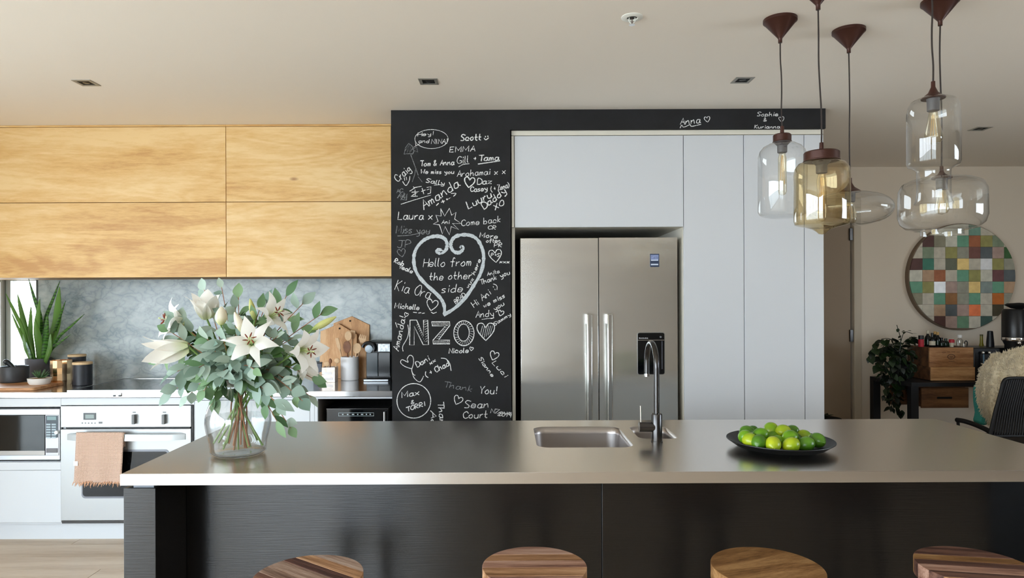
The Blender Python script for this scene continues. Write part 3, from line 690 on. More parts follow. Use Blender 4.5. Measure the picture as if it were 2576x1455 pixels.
# ============================================================ ISLAND
IX0, IX1, IY0, IY1, IZ0, IZ = -1.2286, 1.922, 2.141, 3.045, .864, .90
isl = thing('island_benchtop', 'stainless steel island benchtop with rounded rear corner and two sinks', 'countertop', (.35, 2.59, IZ0))
def rr(x0, x1, y0, y1, r, n=6, ccw=True):
    p = rrect(x0, x1, y0, y1, r, n); return p if ccw else p[::-1]
outer = [(IX0,IY0),(IX1,IY0)] + [(IX1-.02+.02*math.cos(PI/2*k/4), IY1-.02+.02*math.sin(PI/2*k/4)) for k in range(5)] + [(IX0,IY1)]
h1 = rr(.105, .468, 2.492, 2.895, .05); h2 = rr(.512, .668, 2.640, 2.895, .04)
def holed(outer, holes, z0, z1):
    bm = bmesh.new(); allv = []; edges = []
    for lp in [outer]+holes:
        vs = [bm.verts.new((x, y, z1)) for x, y in lp]; allv.append(vs)
        edges += [bm.edges.new((vs[i], vs[(i+1) % len(vs)])) for i in range(len(vs))]
    bmesh.ops.triangle_fill(bm, use_beauty=True, use_dissolve=False, edges=edges)
    bmesh.ops.recalc_face_normals(bm, faces=bm.faces)
    bm.verts.index_update()
    idx = {}; V = []
    for v in bm.verts: idx[v] = len(V); V.append(v.co.copy())
    n = len(V); Fs = []
    for f in bm.faces:
        ids = [idx[v] for v in f.verts]
        if f.normal.z < 0: ids = ids[::-1]
        Fs.append(tuple(ids)); Fs.append(tuple(i+n for i in ids[::-1]))
    V += [Vector((v.x, v.y, z0)) for v in V[:n]]
    for li, vs in enumerate(allv):
        for i in range(len(vs)):
            a, b = idx[vs[i]], idx[vs[(i+1) % len(vs)]]
            Fs.append((a+n, b+n, b, a) if li == 0 else (a, b, b+n, a+n))
    bm.free(); m = MB(); m.v = V; m.f = Fs; return m
slab = holed(outer, [h1, h2], IZ-.0335, IZ)
obj('slab', slab, M['topsteel'], isl, world=True, ang=30)
obj('front_edge', MB().box(IX0-.0005, IX1+.0005, IY0-.002, IY0-.0002, IZ0, IZ-.0012).box(IX0-.002, IX0-.0002, IY0-.002, IY1, IZ0, IZ-.0012), M['bandsteel'], isl, world=True)
obj('underside', MB().box(IX0+.001, .09, IY0, IY1-.001, IZ0, IZ0+.0015).box(.69, IX1-.001, IY0, IY1-.001, IZ0, IZ0+.0015).box(.09, .69, IY0, 2.47, IZ0, IZ0+.0015), M['matteblack'], isl, world=True)
def basin(name, lp, depth, r_in):
    m = MB(); n = len(lp); cx_ = sum(p[0] for p in lp)/n; cy_ = sum(p[1] for p in lp)/n
    rings = []
    for s_, z_ in ((1.0,-.001),(.99,-.03),(.965,-depth+.035),(.93,-depth+.01),(.86,-depth)):
        rings.append(len(m.v)); m.v += [Vector((cx_+(x-cx_)*s_, cy_+(y-cy_)*s_, IZ+z_)) for x, y in lp]
    for a, b in zip(rings, rings[1:]):
        for i in range(n): j = (i+1) % n; m.f.append((a+i, b+i, b+j, a+j))
    m.f.append(tuple(rings[-1]+i for i in range(n)))
    return obj(name, m, M['sink'], isl, world=True, solid=.0012, ang=60)
b1 = basin('sink_bowl', h1, .17, .05); b2 = basin('sink_bowl', h2, .11, .04)
for b_, c_, dz_ in ((b1, (.29,2.70), .168), (b2, (.59,2.77), .108)):
    obj('drain', MB().lathe([(0,.001),(.018,.0015),(.022,.004),(.034,.004),(.038,0)], 20, (c_[0], c_[1], IZ-dz_)), M['chrome'], b_, world=True)

ib = thing('kitchen_island', 'black grained kitchen island with slab end panels under the steel top', 'island', (.35, 2.6, 0))
obj('end_panel', MB().box(IX0+.001, -1.126, IY0+.012, IY1-.02, 0, .851), M['panel'], ib, world=True, bev=.001)
obj('end_panel', MB().box(1.82, 1.915, IY0+.012, IY1-.02, 0, .851), M['panel'], ib, world=True, bev=.001)
for pa_, pb_ in ((-1.20, -1.135), (1.84, 1.90)): obj('packer', MB().box(pa_, pb_, IY0+.02, IY1-.03, .8512, .8638), bpy.data.materials.get('packer_grey') or mat('packer_grey', (120,125,132), .4, metal=.3), ib, world=True)
sx_ = ax(1514, 1300, 2.36)
obj('front_panel', MB().box(-1.1255, sx_-.001, 2.36, 2.38, .0, .863), M['panel'], ib, world=True, bev=.0012)
obj('front_panel', MB().box(sx_+.001, 1.8195, 2.36, 2.38, .0, .863), M['panel'], ib, world=True, bev=.0012)
obj('rear_panel', MB().box(-1.1255, 1.8195, 3.0, 3.02, 0.1, .862), M['white'], ib, world=True)

# ------------------------------------------------------------ tap
tp = thing('kitchen_tap', 'dark gunmetal gooseneck tap standing in front of the small sink', 'tap', (.567, 2.585, IZ))
tX, tY = .567, 2.585
obj('body', MB().lathe([(0,0),(.0225,0),(.0225,.004),(.0205,.005),(.0205,.105),(.019,.108),(0,.108)], 28, (tX, tY, IZ)), M['darkchrome'], tp, world=True)
arc = [(tX, tY, IZ+.10), (tX, tY, IZ+.26)]
R_ = .095
for k in range(13):
    a = PI - PI*k/12; arc.append((tX+.002*k/12, tY+R_+R_*math.cos(a), IZ+.285+R_*math.sin(a)*.92))
arc.append((tX+.002, tY+2*R_, IZ+.235))
arc2 = catmull(arc, 3)
obj('spout', MB().tube(arc2, .0105, 14), M['darkchrome'], tp, world=True)
obj('aerator', MB().lathe([(0.0075,0),(.0113,0),(.0113,.012),(.0,.012)], 16, (tX+.002, tY+2*R_, IZ+.228)), M['chrome'], tp, world=True)
hx0 = tX-.068
hv = obj('valve', MB().tube([(tX-.01, tY, IZ+.057), (hx0, tY, IZ+.057)], .019, 20).tube([(tX-.013, tY, IZ+.057), (tX-.004, tY, IZ+.057)], [.019,.010], 20), M['darkchrome'], tp, world=True)
obj('lever', MB().tube([(hx0+.007, tY, IZ+.074), (hx0+.006, tY, IZ+.138)], .0028, 8), M['chrome'], hv, world=True)

# ------------------------------------------------------------ plate and limes
pc = at(1962, 1127, 2.463); pc = Vector((pc.x, 2.463, IZ))
obj_pl = obj('fruit_plate', MB().lathe([(0,.003),(.075,.003),(.08,0),(.10,0),(.104,.004),(.150,.016),(.183,.034),(.186,.035),(.1865,.032),(.155,.0105),(.11,.0085),(0,.0085)][::1], 56).xf(Matrix.Identity(4)), mat('black_stoneware', (12,12,13), .5, bump=.2, bscale=40), None)
obj_pl.location = pc; tag(obj_pl, 'large black shallow plate heaped with limes on the island', 'plate')
def limemat(name, c0, c1):
    m, nt, N, L, P = newmat(name)
    t = N.new('ShaderNodeTexCoord'); n = N.new('ShaderNodeTexNoise'); n.inputs['Scale'].default_value = 16; n.inputs['Detail'].default_value = 2
    oi = N.new('ShaderNodeObjectInfo'); va = N.new('ShaderNodeVectorMath'); va.operation = 'ADD'; L.new(t.outputs['Object'], va.inputs[0]); L.new(oi.outputs['Location'], va.inputs[1])
    L.new(va.outputs[0], n.inputs['Vector']); r = N.new('ShaderNodeValToRGB'); L.new(n.outputs['Fac'], r.inputs[0])
    r.color_ramp.elements[0].position = .32; r.color_ramp.elements[0].color = lin(c0); r.color_ramp.elements[1].position = .68; r.color_ramp.elements[1].color = lin(c1)
    L.new(r.outputs[0], P.inputs['Base Color']); P.inputs['Roughness'].default_value = .3; P.inputs['Subsurface Weight'].default_value = .08; P.inputs['Subsurface Radius'].default_value = (.01,.012,.004)
    n2 = N.new('ShaderNodeTexNoise'); n2.inputs['Scale'].default_value = 420; L.new(t.outputs['Object'], n2.inputs['Vector'])
    b = N.new('ShaderNodeBump'); b.inputs['Strength'].default_value = .25; b.inputs['Distance'].default_value = .0008; L.new(n2.outputs['Fac'], b.inputs['Height']); L.new(b.outputs[0], P.inputs['Normal'])
    return m
lmA = limemat('lime_green', (70,125,12), (118,165,25)); lmB = limemat('lime_yellow_green', (120,160,20), (178,190,30)); lmC = limemat('lime_deep_green', (48,98,16), (92,140,30))
def lime_mesh(nm, mt, par):
    prof = [(0,-1.16),(.10,-1.13),(.17,-1.02),(.42,-.90),(.68,-.70),(.90,-.38),(.97,0),(.90,.38),(.68,.70),(.40,.90),(.16,.99),(.07,1.0),(0,.975)]
    return MB().lathe([(r*.0245, z*.0275) for r, z in prof], 20)
limes = [ # px, py, distance, tone, tilt
 (1869,1100,2.42,'A',1.2),(1876,1120,2.39,'B',1.4),(1907,1126,2.365,'C',1.0),(1945,1128,2.35,'B',1.3),(1990,1130,2.35,'B',.9),(2028,1124,2.375,'C',1.2),(2056,1113,2.42,'C',1.5),
 (1880,1090,2.50,'C',1.1),(1893,1089,2.56,'C',.8),(1913,1121,2.41,'B',1.1),(1957,1118,2.42,'A',1.3),(1943,1108,2.47,'A',1.0),
 (1913,1095,2.42,'A',1.2),(1940,1082,2.50,'B',1.1),(1970,1087,2.47,'B',1.5),(1992,1087,2.52,'C',1.0),(1988,1102,2.40,'A',1.5),(2022,1099,2.50,'B',1.3),(2000,1112,2.46,'C',.7),(1893,1108,2.43,'B',1.0)]
where = ['leftmost lime at the back left rim','yellow-green lime at the front left rim','dull green lime at the front left of centre','bright lime at the middle of the front row','yellow lime at the front row right of centre','flat-ended dark green lime at the front right','lime lying alone at the right end showing its stem end',
 'shaded lime behind the left end of the pile','small dark lime peeking out at the back left','yellow-tipped lime behind the front left row','lime tucked behind the middle front lime','half-hidden lime in the hollow of the pile',
 'large glossy lime sitting high on the left','topmost lime at the peak of the pile','yellow-green lime high on the right of the peak','dark lime behind the right peak','large glossy green lime on top right of centre','pale green lime behind on the right','deep green lime buried under the right heap','half-hidden lime between the left front ones']
for (px, py, dd_, tn, tl), wh in zip(limes, where):
    mt = {'A': lmA, 'B': lmB, 'C': lmC}[tn]
    o = obj('lime', lime_mesh('lime', mt, None), mt)
    o.location = at(px, py, dd_); rn = random.Random(px*7+py)
    off = Vector((o.location.x-pc.x, o.location.y-pc.y)); rr_ = off.length
    if rr_ > .146: off = off*(.146/rr_); rr_ = .146; o.location.x, o.location.y = pc.x+off.x, pc.y+off.y
    floor_z = IZ + (.0085 if rr_ < .10 else .0085+(rr_-.10)*.22)
    o.location.z = max(o.location.z, floor_z+.0245)
    o.rotation_euler = (tl*rn.choice((1,-1)), rn.uniform(-.4,.4), rn.uniform(0, 6)); s_ = rn.uniform(1.04, 1.18); o.scale = (s_, s_, s_)
    tag(o, wh + ', on the black plate', 'lime', 'limes on the black plate')

# ------------------------------------------------------------ glass vase with water
vY = 2.41; vX = ax(600, 1145, vY)
vs = thing('glass_vase', 'clear bulbous glass vase of stems standing on the island', 'vase', (vX, vY, IZ))
vp = [(.0,.004),(.060,.004),(.085,.008),(.094,.018),(.0985,.05),(.107,.085),(.1115,.115),(.109,.145),(.099,.175),(.083,.200),(.070,.220),(.0625,.238),(.062,.252),(.068,.270)]
vp = [(v.x, v.y) for v in catmull([Vector((r, z, 0)) for r, z in vp[1:]], 4)]; vp = [(0,.004)] + vp
obj('glass_body', MB().lathe(vp, 72).lathe([(0,.0005),(.070,.0005),(.088,.003),(.096,.012)], 56), M['vaseglass'], vs, ang=60)
obj('rim', MB().tube([(0.068*math.cos(a*PI/24), .068*math.sin(a*PI/24), .270) for a in range(49)], .0018, 6, caps=False), M['vaseglass'], vs)
M['water'] = thin_glass('water', (.975,.985,.985), 1.0, wavy=.02, edge=.12)
wp = [(0,.0095),(.058,.0095),(.082,.012),(.0905,.021),(.0955,.05),(.104,.085),(.1082,.112),(.107,.136),(0,.136)]
obj('water', MB().lathe(wp, 56), M['water'], vs, ang=60)

# ============================================================ PENDANT LAMPS
def pendant(name_label, px_can, d, px_lamp, cap, glass, gmat, tip=None, bulb=None, cone=False, group='glass pendant lamps'):
    """cap: (z_bottom, z_top, r)   glass: list of (r, z) world heights"""
    X0 = px_can; root = thing('pendant_lamp', name_label, 'lamp', (X0, d, ZC), group=group)
    R = .0625
    obj('canopy', MB().lathe([(0,0),(R,0),(R,-.011),(R*.93,-.014),(.009,-.074),(.0075,-.078),(.0075,-.092),(0,-.092)][::-1], 36), M['bronze'], root)
    zc = cap[1]-ZC
    dx = px_lamp - X0
    zt_ = zc + (.030 if not cone else .010)
    pts = [(0,0,-.09)] + [(dx*t + .0022*math.sin(t*7+d*9), .001*math.sin(t*5), -.09+(zt_+.09)*t) for t in (.2,.4,.6,.8)] + [(dx,0,zt_)]
    obj('cord', MB().tube(catmull(pts, 4), .0028, 8), M['cord'], root)
    zb = cap[0]-ZC; rc = cap[2]
    if cone: prof = [(0,zt_+.004),(.006,zt_+.004),(.0065,zc-.004),(.009,zc-.010),(rc*.42,zb+(zc-zb)*.42),(rc*.8,zb+.006),(rc,zb),(rc*.96,zb-.003),(0,zb-.002)]
    else: prof = [(0,zt_+.001),(.0065,zt_+.001),(.0075,zc+.001),(rc-.004,zc),(rc,zc-.004),(rc,zb+.003),(rc+.0015,zb+.001),(rc+.0015,zb-.001),(0,zb-.001)]
    cp_ = obj('cap', MB().lathe(prof, 36, (dx,0,0)), M['bronze'], root)
    hz_ = zb-.001
    sk = obj('bulb_socket', MB().lathe([(0,hz_),(.030 if not cone else .021,hz_),(.028 if not cone else .019,hz_-.004),(.0185,hz_-.014),(.018,hz_-.040),(.015,hz_-.042),(0,hz_-.042)], 24, (dx,0,0)), mat('socket_grey', (84,82,84), .5) if 'socket_grey' not in bpy.data.materials else bpy.data.materials['socket_grey'], root)
    obj('glass_shade', MB().lathe([(r, z-ZC) for r, z in glass], 56, (dx,0,0)), gmat, root, ang=60)
    # filament bulb
    b0 = hz_-.040
    if bulb == 'tube': bp = [(.0,0),(.012,0),(.0125,-.012),(.0155,-.022),(.0155,-.150),(.012,-.162),(0,-.168)]
    elif bulb == 'short': bp = [(.0,0),(.012,0),(.013,-.012),(.017,-.03),(.023,-.062),(.024,-.072),(.018,-.086),(0,-.092)]
    else: bp = [(.0,0),(.012,0),(.014,-.015),(.024,-.068),(.0275,-.084),(.026,-.096),(.018,-.106),(0,-.111)]
    bb = obj('bulb', MB().lathe([(r, z+b0) for r, z in bp], 28, (dx,0,0)), thin_glass('bulb_glass', (.97,.93,.82), 1.6, edge=.3) if 'bulb_glass' not in bpy.data.materials else bpy.data.materials['bulb_glass'], root)
    fm = MB(); L_ = bp[-2][1]*.9
    for k in range(6):
        a = k*PI/3; fm.tube([(dx+.003*math.cos(a), .003*math.sin(a), b0-.012), (dx+.009*math.cos(a), .009*math.sin(a), b0+L_*.85)], .0006, 4)
    obj('filament', fm, mat('filament_amber', (214,170,84), .5) if 'filament_amber' not in bpy.data.materials else bpy.data.materials['filament_amber'], bb)
    return root
# A: clear cylinder
d = 2.61; r_ = .0895; z = lambda py, dd=None: az(1966, py, d)
xa = ax(1968, 450, d)
pendant('clear glass cylinder pendant lamp hanging in front of the white cabinets', ax(1962.5, 60, d), d, xa, (z(357), z(338), .0335),
  [(.026,z(357)),(.034,z(357)-.004),(.050,z(357)-.009),(.070,z(357)-.020),(.083,z(357)-.036),(r_,z(357)-.058),(r_,z(534)),(r_-.006,z(541)),(r_-.018,z(545)),(.04,z(549)),(0,z(549))], M['glass'], bulb='tube')
# B: amber jar
d = 2.31; z = lambda py: az(2066, py, d); xb = ax(2067, 470, d); r_ = .0895
pendant('amber glass jar pendant lamp with a pointed base and wide bronze lid', ax(2058, 0, d), d, xb, (z(405), z(382), .0575),
  [(.050,z(405)),(.056,z(407)),(.076,z(412)),(.086,z(424)),(r_,z(440)),(r_,z(556)),(.086,z(565)),(.074,z(568)),(.05,z(572)),(.030,z(577)),(.018,z(583)),(.010,z(589)),(0,z(590.5))], M['amber'], bulb='tube')
# C: flattened oval
d = 2.72; z = lambda py: az(2138, py, d); xc_ = ax(2139, 520, d)
pts = [(.0335, z(483))]
for k in range(1, 15):
    a = PI*k/15; pts.append((.158*math.sin(a)**.85 if k < 14 else .05, z(526)+(z(483)-z(526))*math.cos(a)))
pts.append((0, z(568)))
pendant('flattened oval clear glass pendant lamp hanging behind the amber one', ax(2135, 90, d), d, xc_, (z(482), z(457), .040), pts, M['glass'], bulb='short', cone=True)
# D: long bottle shape, nearest on the right
d = 2.20; z = lambda py: az(2347, py, d); xd_ = ax(2348, 350, d)
pendant('tall clear glass pendant lamp with a narrow neck below, nearest at right', ax(2344, -60, d), d, xd_, (z(247), z(216), .036),
  [(.028,z(246)),(.045,z(247)),(.066,z(255)),(.0745,z(270)),(.077,z(290)),(.077,z(410)),(.073,z(418)),(.060,z(423)),(.050,z(428)),(.0485,z(436)),(.049,z(490)),(.052,z(505)),(.0565,z(513))], M['glass'], cone=True)
# E: squat wide jar with foot ring
d = 2.45; z = lambda py: az(2369, py, d); xe_ = ax(2369, 510, d)
pendant('wide squat clear glass pendant lamp with a foot ring, lowest at right', ax(2365, 30, d), d, xe_, (z(448), z(428), .034),
  [(.030,z(448)),(.06,z(448)),(.10,z(452)),(.128,z(462)),(.140,z(480)),(.141,z(545)),(.133,z(563)),(.115,z(575)),(.090,z(579)),(.068,z(580)),(.068,z(592))], M['glass'], bulb='short', cone=True)

# ============================================================ CEILING FITTINGS
def downlight(px, py, dd, lab, s=.046):
    X_ = ax(px, py, dd)
    t = thing('downlight', lab, 'light', (X_, dd, ZC), group='square recessed downlights')
    q = s*.66
    obj('frame', MB().box(-s, s, -s, -q, -.0028, 0).box(-s, s, q, s, -.0028, 0).box(-s, -q, -q, q, -.0028, 0).box(q, s, -q, q, -.0028, 0), mat('downlight_frame', (150,146,138), .4, metal=.4) if 'downlight_frame' not in bpy.data.materials else bpy.data.materials['downlight_frame'], t)
    obj('recess', MB().box(-q, q, -q, q, -.0012, -.0002), M['matteblack'], t)
    obj('lens', MB().lathe([(0,-.0022),(.014,-.0020),(.016,-.0012)], 16), mat('lens_dark', (30,28,26), .2) if 'lens_dark' not in bpy.data.materials else bpy.data.materials['lens_dark'], t)
downlight(217, 205, 3.34, 'square recessed downlight above the oak cabinets, leftmost in the ceiling')
downlight(1078, 201, 3.34, 'square recessed downlight in front of the chalkboard column')
downlight(1868, 198, 3.34, 'square recessed downlight above the white tall cabinets')
downlight(2466, 328, 4.33, 'square recessed downlight over the console, rightmost in the ceiling', .05)
sx0 = at(1590, 40, 2.585)
sp_ = thing('sprinkler_head', 'white round fire sprinkler head on the ceiling', 'sprinkler', (sx0.x, 2.585, ZC))
obj('escutcheon', MB().lathe([(.020,-.001),(.022,-.006),(.036,-.005),(.0415,-.002),(.0415,0)], 36), mat('sprinkler_white', (226,226,218), .45), sp_)
obj('cup', MB().lathe([(0,-.0012),(.022,-.0012),(.022,-.005)], 24), mat('sprinkler_recess', (60,58,54), .6), sp_)
fm = MB().tube([(-.011,0,-.002),(-.0115,0,-.016),(-.004,0,-.026)], .0018, 6).tube([(.011,0,-.002),(.0115,0,-.016),(.004,0,-.026)], .0018, 6)
obj('frame_arms', fm, bpy.data.materials['sprinkler_white'], sp_)
obj('deflector', MB().lathe([(0,-.025),(.006,-.025),(.012,-.029),(.012,-.030),(0,-.030)], 16), M['chrome'], sp_)
obj('bulb', MB().tube([(0,0,-.003),(0,0,-.024)], .0016, 6), mat('sprinkler_bulb', (60,30,26), .3), sp_)

# ============================================================ STOOLS
def clip_strip(R, y0, y1, n=40):
    """outline of the part of a disc of radius R between y0 and y1"""
    y0 = max(-R*.9999, y0); y1 = min(R*.9999, y1)
    a0, a1 = math.asin(y0/R), math.asin(y1/R); k = max(3, int(n*(a1-a0)/PI)+2)
    rt = [(R*math.cos(a0+(a1-a0)*i/k), R*math.sin(a0+(a1-a0)*i/k)) for i in range(k+1)]
    return rt + [(-x, y) for x, y in rt[::-1]]
WS = [wood('seat_grey_brown', [(96,70,54),(150,122,104),(188,166,150)], 7, (.5,9,9), .6, dist=.5, ringy=.6, bump=.4),
      wood('seat_dark_walnut', [(52,30,24),(92,60,48),(128,92,74)], 7, (.5,9,9), .6, dist=.5, ringy=.6, bump=.4),
      wood('seat_warm_tan', [(122,84,52),(172,128,92),(206,168,132)], 7, (.5,9,9), .6, dist=.5, ringy=.6, bump=.4),
      wood('seat_rosy_brown', [(104,68,54),(158,118,98),(194,158,138)], 7, (.5,9,9), .6, dist=.5, ringy=.6, bump=.4),
      wood('seat_honey', [(98,64,30),(138,98,56),(170,130,84)], 7, (.8,5,5), .6, dist=.7, ringy=.6, bump=.4)]
def stool(label, X_, Y_, R, Zs, rot, planks, th=.045):
    t = thing('bar_stool', label, 'stool', (X_, Y_, 0), rot, 'round wooden bar stools at the island')
    y = -R; rn = random.Random(int(X_*100))
    for i, (w_, mi) in enumerate(planks):
        y1 = min(R, y + w_*2*R)
        pts = clip_strip(R - rn.uniform(0,.0008), y+.0004, y1-.0004)
        o = obj('seat_plank', MB().prism(pts, Zs-th, Zs-rn.uniform(0,.0009), 'z'), WS[mi], t, ang=40, bev=.0012)
        y = y1
    for k in range(4):
        a = PI/4 + k*PI/2 - rot
        obj('leg', MB().tube([(R*.62*math.cos(a), R*.62*math.sin(a), Zs-th), (R*.98*math.cos(a), R*.98*math.sin(a), 0)], .011, 10), M['matteblack'], t)
    obj('foot_ring', MB().tube([(R*.90*math.cos(a*PI/20), R*.90*math.sin(a*PI/20), .20) for a in range(41)], .007, 8, caps=False), M['matteblack'], t)
    return t
ZS = .66
stool('round stool with striped grey and walnut seat planks, leftmost at the island', -.576, 1.94, .155, ZS, -.62, [(.15,2),(.13,1),(.14,0),(.16,0),(.07,1),(.05,1),(.14,2),(.16,0)])
stool('round stool with pale brown even-grained seat, second from the left', .075, 2.0, .155, ZS, .0, [(.26,3),(.2,2),(.17,3),(.16,2),(.21,3)])
stool('round stool with a scratched honey-brown one-piece seat, third from the left', .758, 1.985, .160, ZS, .35, [(1.0,4)])
stool('round stool with dark streaked plank seat, rightmost at the island', 1.372, 1.985, .160, ZS, -.18, [(.2,2),(.13,1),(.15,3),(.12,1),(.14,4),(.26,1)])
# ============================================================ THINGS ON THE BACK BENCH
def on_bench(px, py, zz=.9005):
    """bench point whose base shows at photo row py"""
    dd = (HC-zz)*F/(py-CY + TH*(px-CX)); p = at(px, py, dd); return Vector((p.x, dd, zz))
M['boardwood'] = wood('board_wood', [(150,100,62),(190,138,94),(212,166,122)], 7, (.5,5,5), .5, dist=.5, ringy=.5, bump=.1)
M['bamboo'] = mat('bamboo_lid', (222,190,146), .5, var=.08, vscale=30, stretch=(1,12,1))
# wooden serving board
p0 = on_bench(-60, 979); p1 = on_bench(127, 963)
bd = thing('serving_board', 'flat wooden serving board under the mortar at the left of the bench', 'board', (-3.25, 4.3, .9003))
by0, by1 = 4.10, 4.40
obj('plank', MB().prism([(x-(-3.25), y-4.3) for x, y in rr(ax(-140,970,4.2), ax(112,975,4.2), by0, by1, .03)], 0, .018, 'z'), M['boardwood'], bd, bev=.003)
# mortar and pestle
p = on_bench(30, 962, .919)
mo = thing('mortar', 'black stone mortar at the left end of the bench', 'mortar', (p.x, p.y+.02, .9185))
obj('bowl', MB().lathe([(0,0),(.072,0),(.078,.004),(.081,.02),(.083,.098),(.080,.103),(.072,.100),(.066,.06),(.05,.030),(0,.022)], 40), mat('dark_stone', (58,60,64), .45, bump=.3, bscale=70), mo)
ps = thing('pestle', 'dark stone pestle resting in the black mortar', 'pestle', (p.x, p.y+.02, .945))
obj('shaft', MB().tube([(.03,0,.015),(.005,0,.05),(-.020,0,.082),(-.040,-.01,.104)], [.020,.015,.013,.017], 14).blob((.033,0,.012), .021,.021,.018).blob((-.043,-.012,.106), .018,.018,.017), mat('pestle_stone', (44,46,48), .4), ps)
jr = thing('glass_jar', 'small clear glass jar with a grey lid behind the mortar', 'jar', on_bench(22, 950))
obj('body', MB().lathe([(0,.001),(.034,.001),(.038,.006),(.038,.11),(.030,.122)], 28), M['vaseglass'], jr)
obj('lid', MB().lathe([(.031,.119),(.034,.12),(.034,.133),(.03,.138),(0,.139)], 28), mat('jar_lid_grey', (90,92,92), .4), jr)
# snake plant
pp = on_bench(97, 956)
sn = thing('snake_plant', 'tall green snake plant in a charcoal pot with saucer', 'plant', pp)
obj('saucer', MB().lathe([(0,0),(.080,0),(.088,.006),(.090,.016),(.086,.016),(.080,.008),(0,.008)], 40), mat('saucer_grey', (120,122,128), .4), sn)
obj('pot', MB().lathe([(0,.009),(.070,.009),(.0735,.012),(.080,.147),(.078,.150),(.073,.148),(.072,.125),(0,.125)], 44), mat('pot_charcoal', (92,92,98), .55), sn)
obj('soil', MB().lathe([(0,.128),(.071,.126)], 24), mat('soil_brown', (50,36,26), .95, bump=.8, bscale=80), sn)
def snakeleaf():
    m, nt, N, L, P = newmat('snake_plant_leaf')
    t = N.new('ShaderNodeTexCoord'); w_ = N.new('ShaderNodeTexWave'); w_.bands_direction = 'Z'; w_.inputs['Scale'].default_value = 14; w_.inputs['Distortion'].default_value = 9; w_.inputs['Detail'].default_value = 3
    L.new(t.outputs['Object'], w_.inputs['Vector']); r = N.new('ShaderNodeValToRGB'); L.new(w_.outputs['Fac'], r.inputs[0])
    r.color_ramp.elements[0].color = lin(30,66,22); r.color_ramp.elements[1].color = lin(74,124,40)
    L.new(r.outputs[0], P.inputs['Base Color']); P.inputs['Roughness'].default_value = .35
    return m
slm = snakeleaf(); sle = mat('snake_leaf_light', (92,132,56), .4)
def blade(pts, widths, face, mt, parent, name='leaf', cup=.18, base=None):
    """a thick tapering leaf along pts, flat side turned to face"""
    P_ = catmull(pts, 5); n = len(P_); mb = MB(); fc = Vector(face).normalized()
    W_ = [widths[0] + 0 for _ in range(n)]
    for i, p in enumerate(P_):
        t = i/(n-1); k = t*(len(widths)-1); a = int(min(k, len(widths)-2)); w_ = widths[a] + (widths[a+1]-widths[a])*(k-a)
        tg = (P_[min(i+1, n-1)] - P_[max(i-1, 0)]).normalized(); s_ = tg.cross(fc).normalized(); nn = s_.cross(tg).normalized()
        mb.v += [p - s_*w_ + nn*w_*cup, p - nn*.0002, p + s_*w_ + nn*w_*cup]
    for i in range(n-1):
        for k in range(2): a = i*3+k; mb.f.append((a, a+3, a+4, a+1))
    return obj(name, mb, mt, parent, world=base is None, solid=.0022, ang=80)
snl = [ # tip px, base px, widths (half, m), depth of the tip, curve sideways px at middle
 ((72,702),(96,903),.014,4.52,18),((100,752),(98,903),.020,4.50,-6),((151,706),(106,903),.012,4.56,-14),((150,722),(112,905),.027,4.47,12),((44,740),(86,906),.019,4.55,-2),
 ((14,738),(84,908),.013,4.46,6),((165,757),(118,905),.010,4.50,-2),((213,790),(112,906),.010,4.46,-14),((177,842),(110,908),.011,4.44,-10),((58,838),(82,910),.016,4.45,-4),
 ((88,800),(100,908),.022,4.44,4),((120,790),(108,908),.020,4.43,2),((78,770),(88,908),.016,4.56,-6),((30,790),(80,908),.010,4.43,2),((128,840),(114,908),.018,4.42,6),((66,860),(84,910),.014,4.41,0)]
for (tx, ty), (bx_, by_), w_, dd, cv in snl:
    b_ = at(bx_, by_+6, pp.y + (dd-4.52)*.35); t_ = at(tx, ty, dd); m_ = at((bx_+tx)/2+cv, (by_+ty)/2, (dd+pp.y)/2)
    blade([b_, (b_+m_)/2, m_, t_*.55+m_*.45, t_], [w_*.62, w_*.8, w_, w_*.95, w_*.6, w_*.04], (.15+.02*(tx % 7), -1, .1), slm if (tx+ty) % 4 else sle, sn)
# gold pot with succulent bowl in front
gp = on_bench(154, 967)
go = thing('gold_pot', 'shiny faceted gold metal pot behind the white bowl', 'pot', gp)
obj('body', MB().lathe([(0,0),(.058,0),(.062,.03),(.060,.07),(.063,.11),(.062,.158),(.059,.158),(.058,.01),(0,.01)], 14), mat('polished_gold', (.86,.60,.36), .16, metal=1), go, smooth=False)
wb_ = on_bench(162, 962); wb_.y -= .03
bo = thing('succulent_bowl', 'small spiky succulent in a white bowl of gravel', 'plant', (wb_.x, 4.29, .9005))
obj('bowl', MB().lathe([(0,0),(.034,0),(.050,.012),(.062,.032),(.066,.056),(.063,.057),(.058,.045),(0,.045)], 40), mat('white_ceramic', (232,232,228), .3), bo)
obj('gravel', MB().lathe([(0,.060),(.03,.057),(.061,.050)], 30), mat('tan_gravel', (150,120,86), .9, bump=1, bscale=160, var=.35, vscale=120), bo)
sgm = mat('succulent_green', (74,104,66), .5, var=.2, vscale=60)
for k in range(17):
    a = k*2.4; el = .25+.9*(k/17); L_ = .060-.012*(k/17)
    dv = Vector((math.cos(a)*math.cos(el), math.sin(a)*math.cos(el), math.sin(el)))
    obj('spike', MB().tube([Vector((.006,0,.058)), Vector((.006,0,.058))+dv*L_*.5, Vector((.006,0,.058))+dv*L_+Vector((0,0,.01))], [.0055,.0055,.0008], 6), sgm, bo)
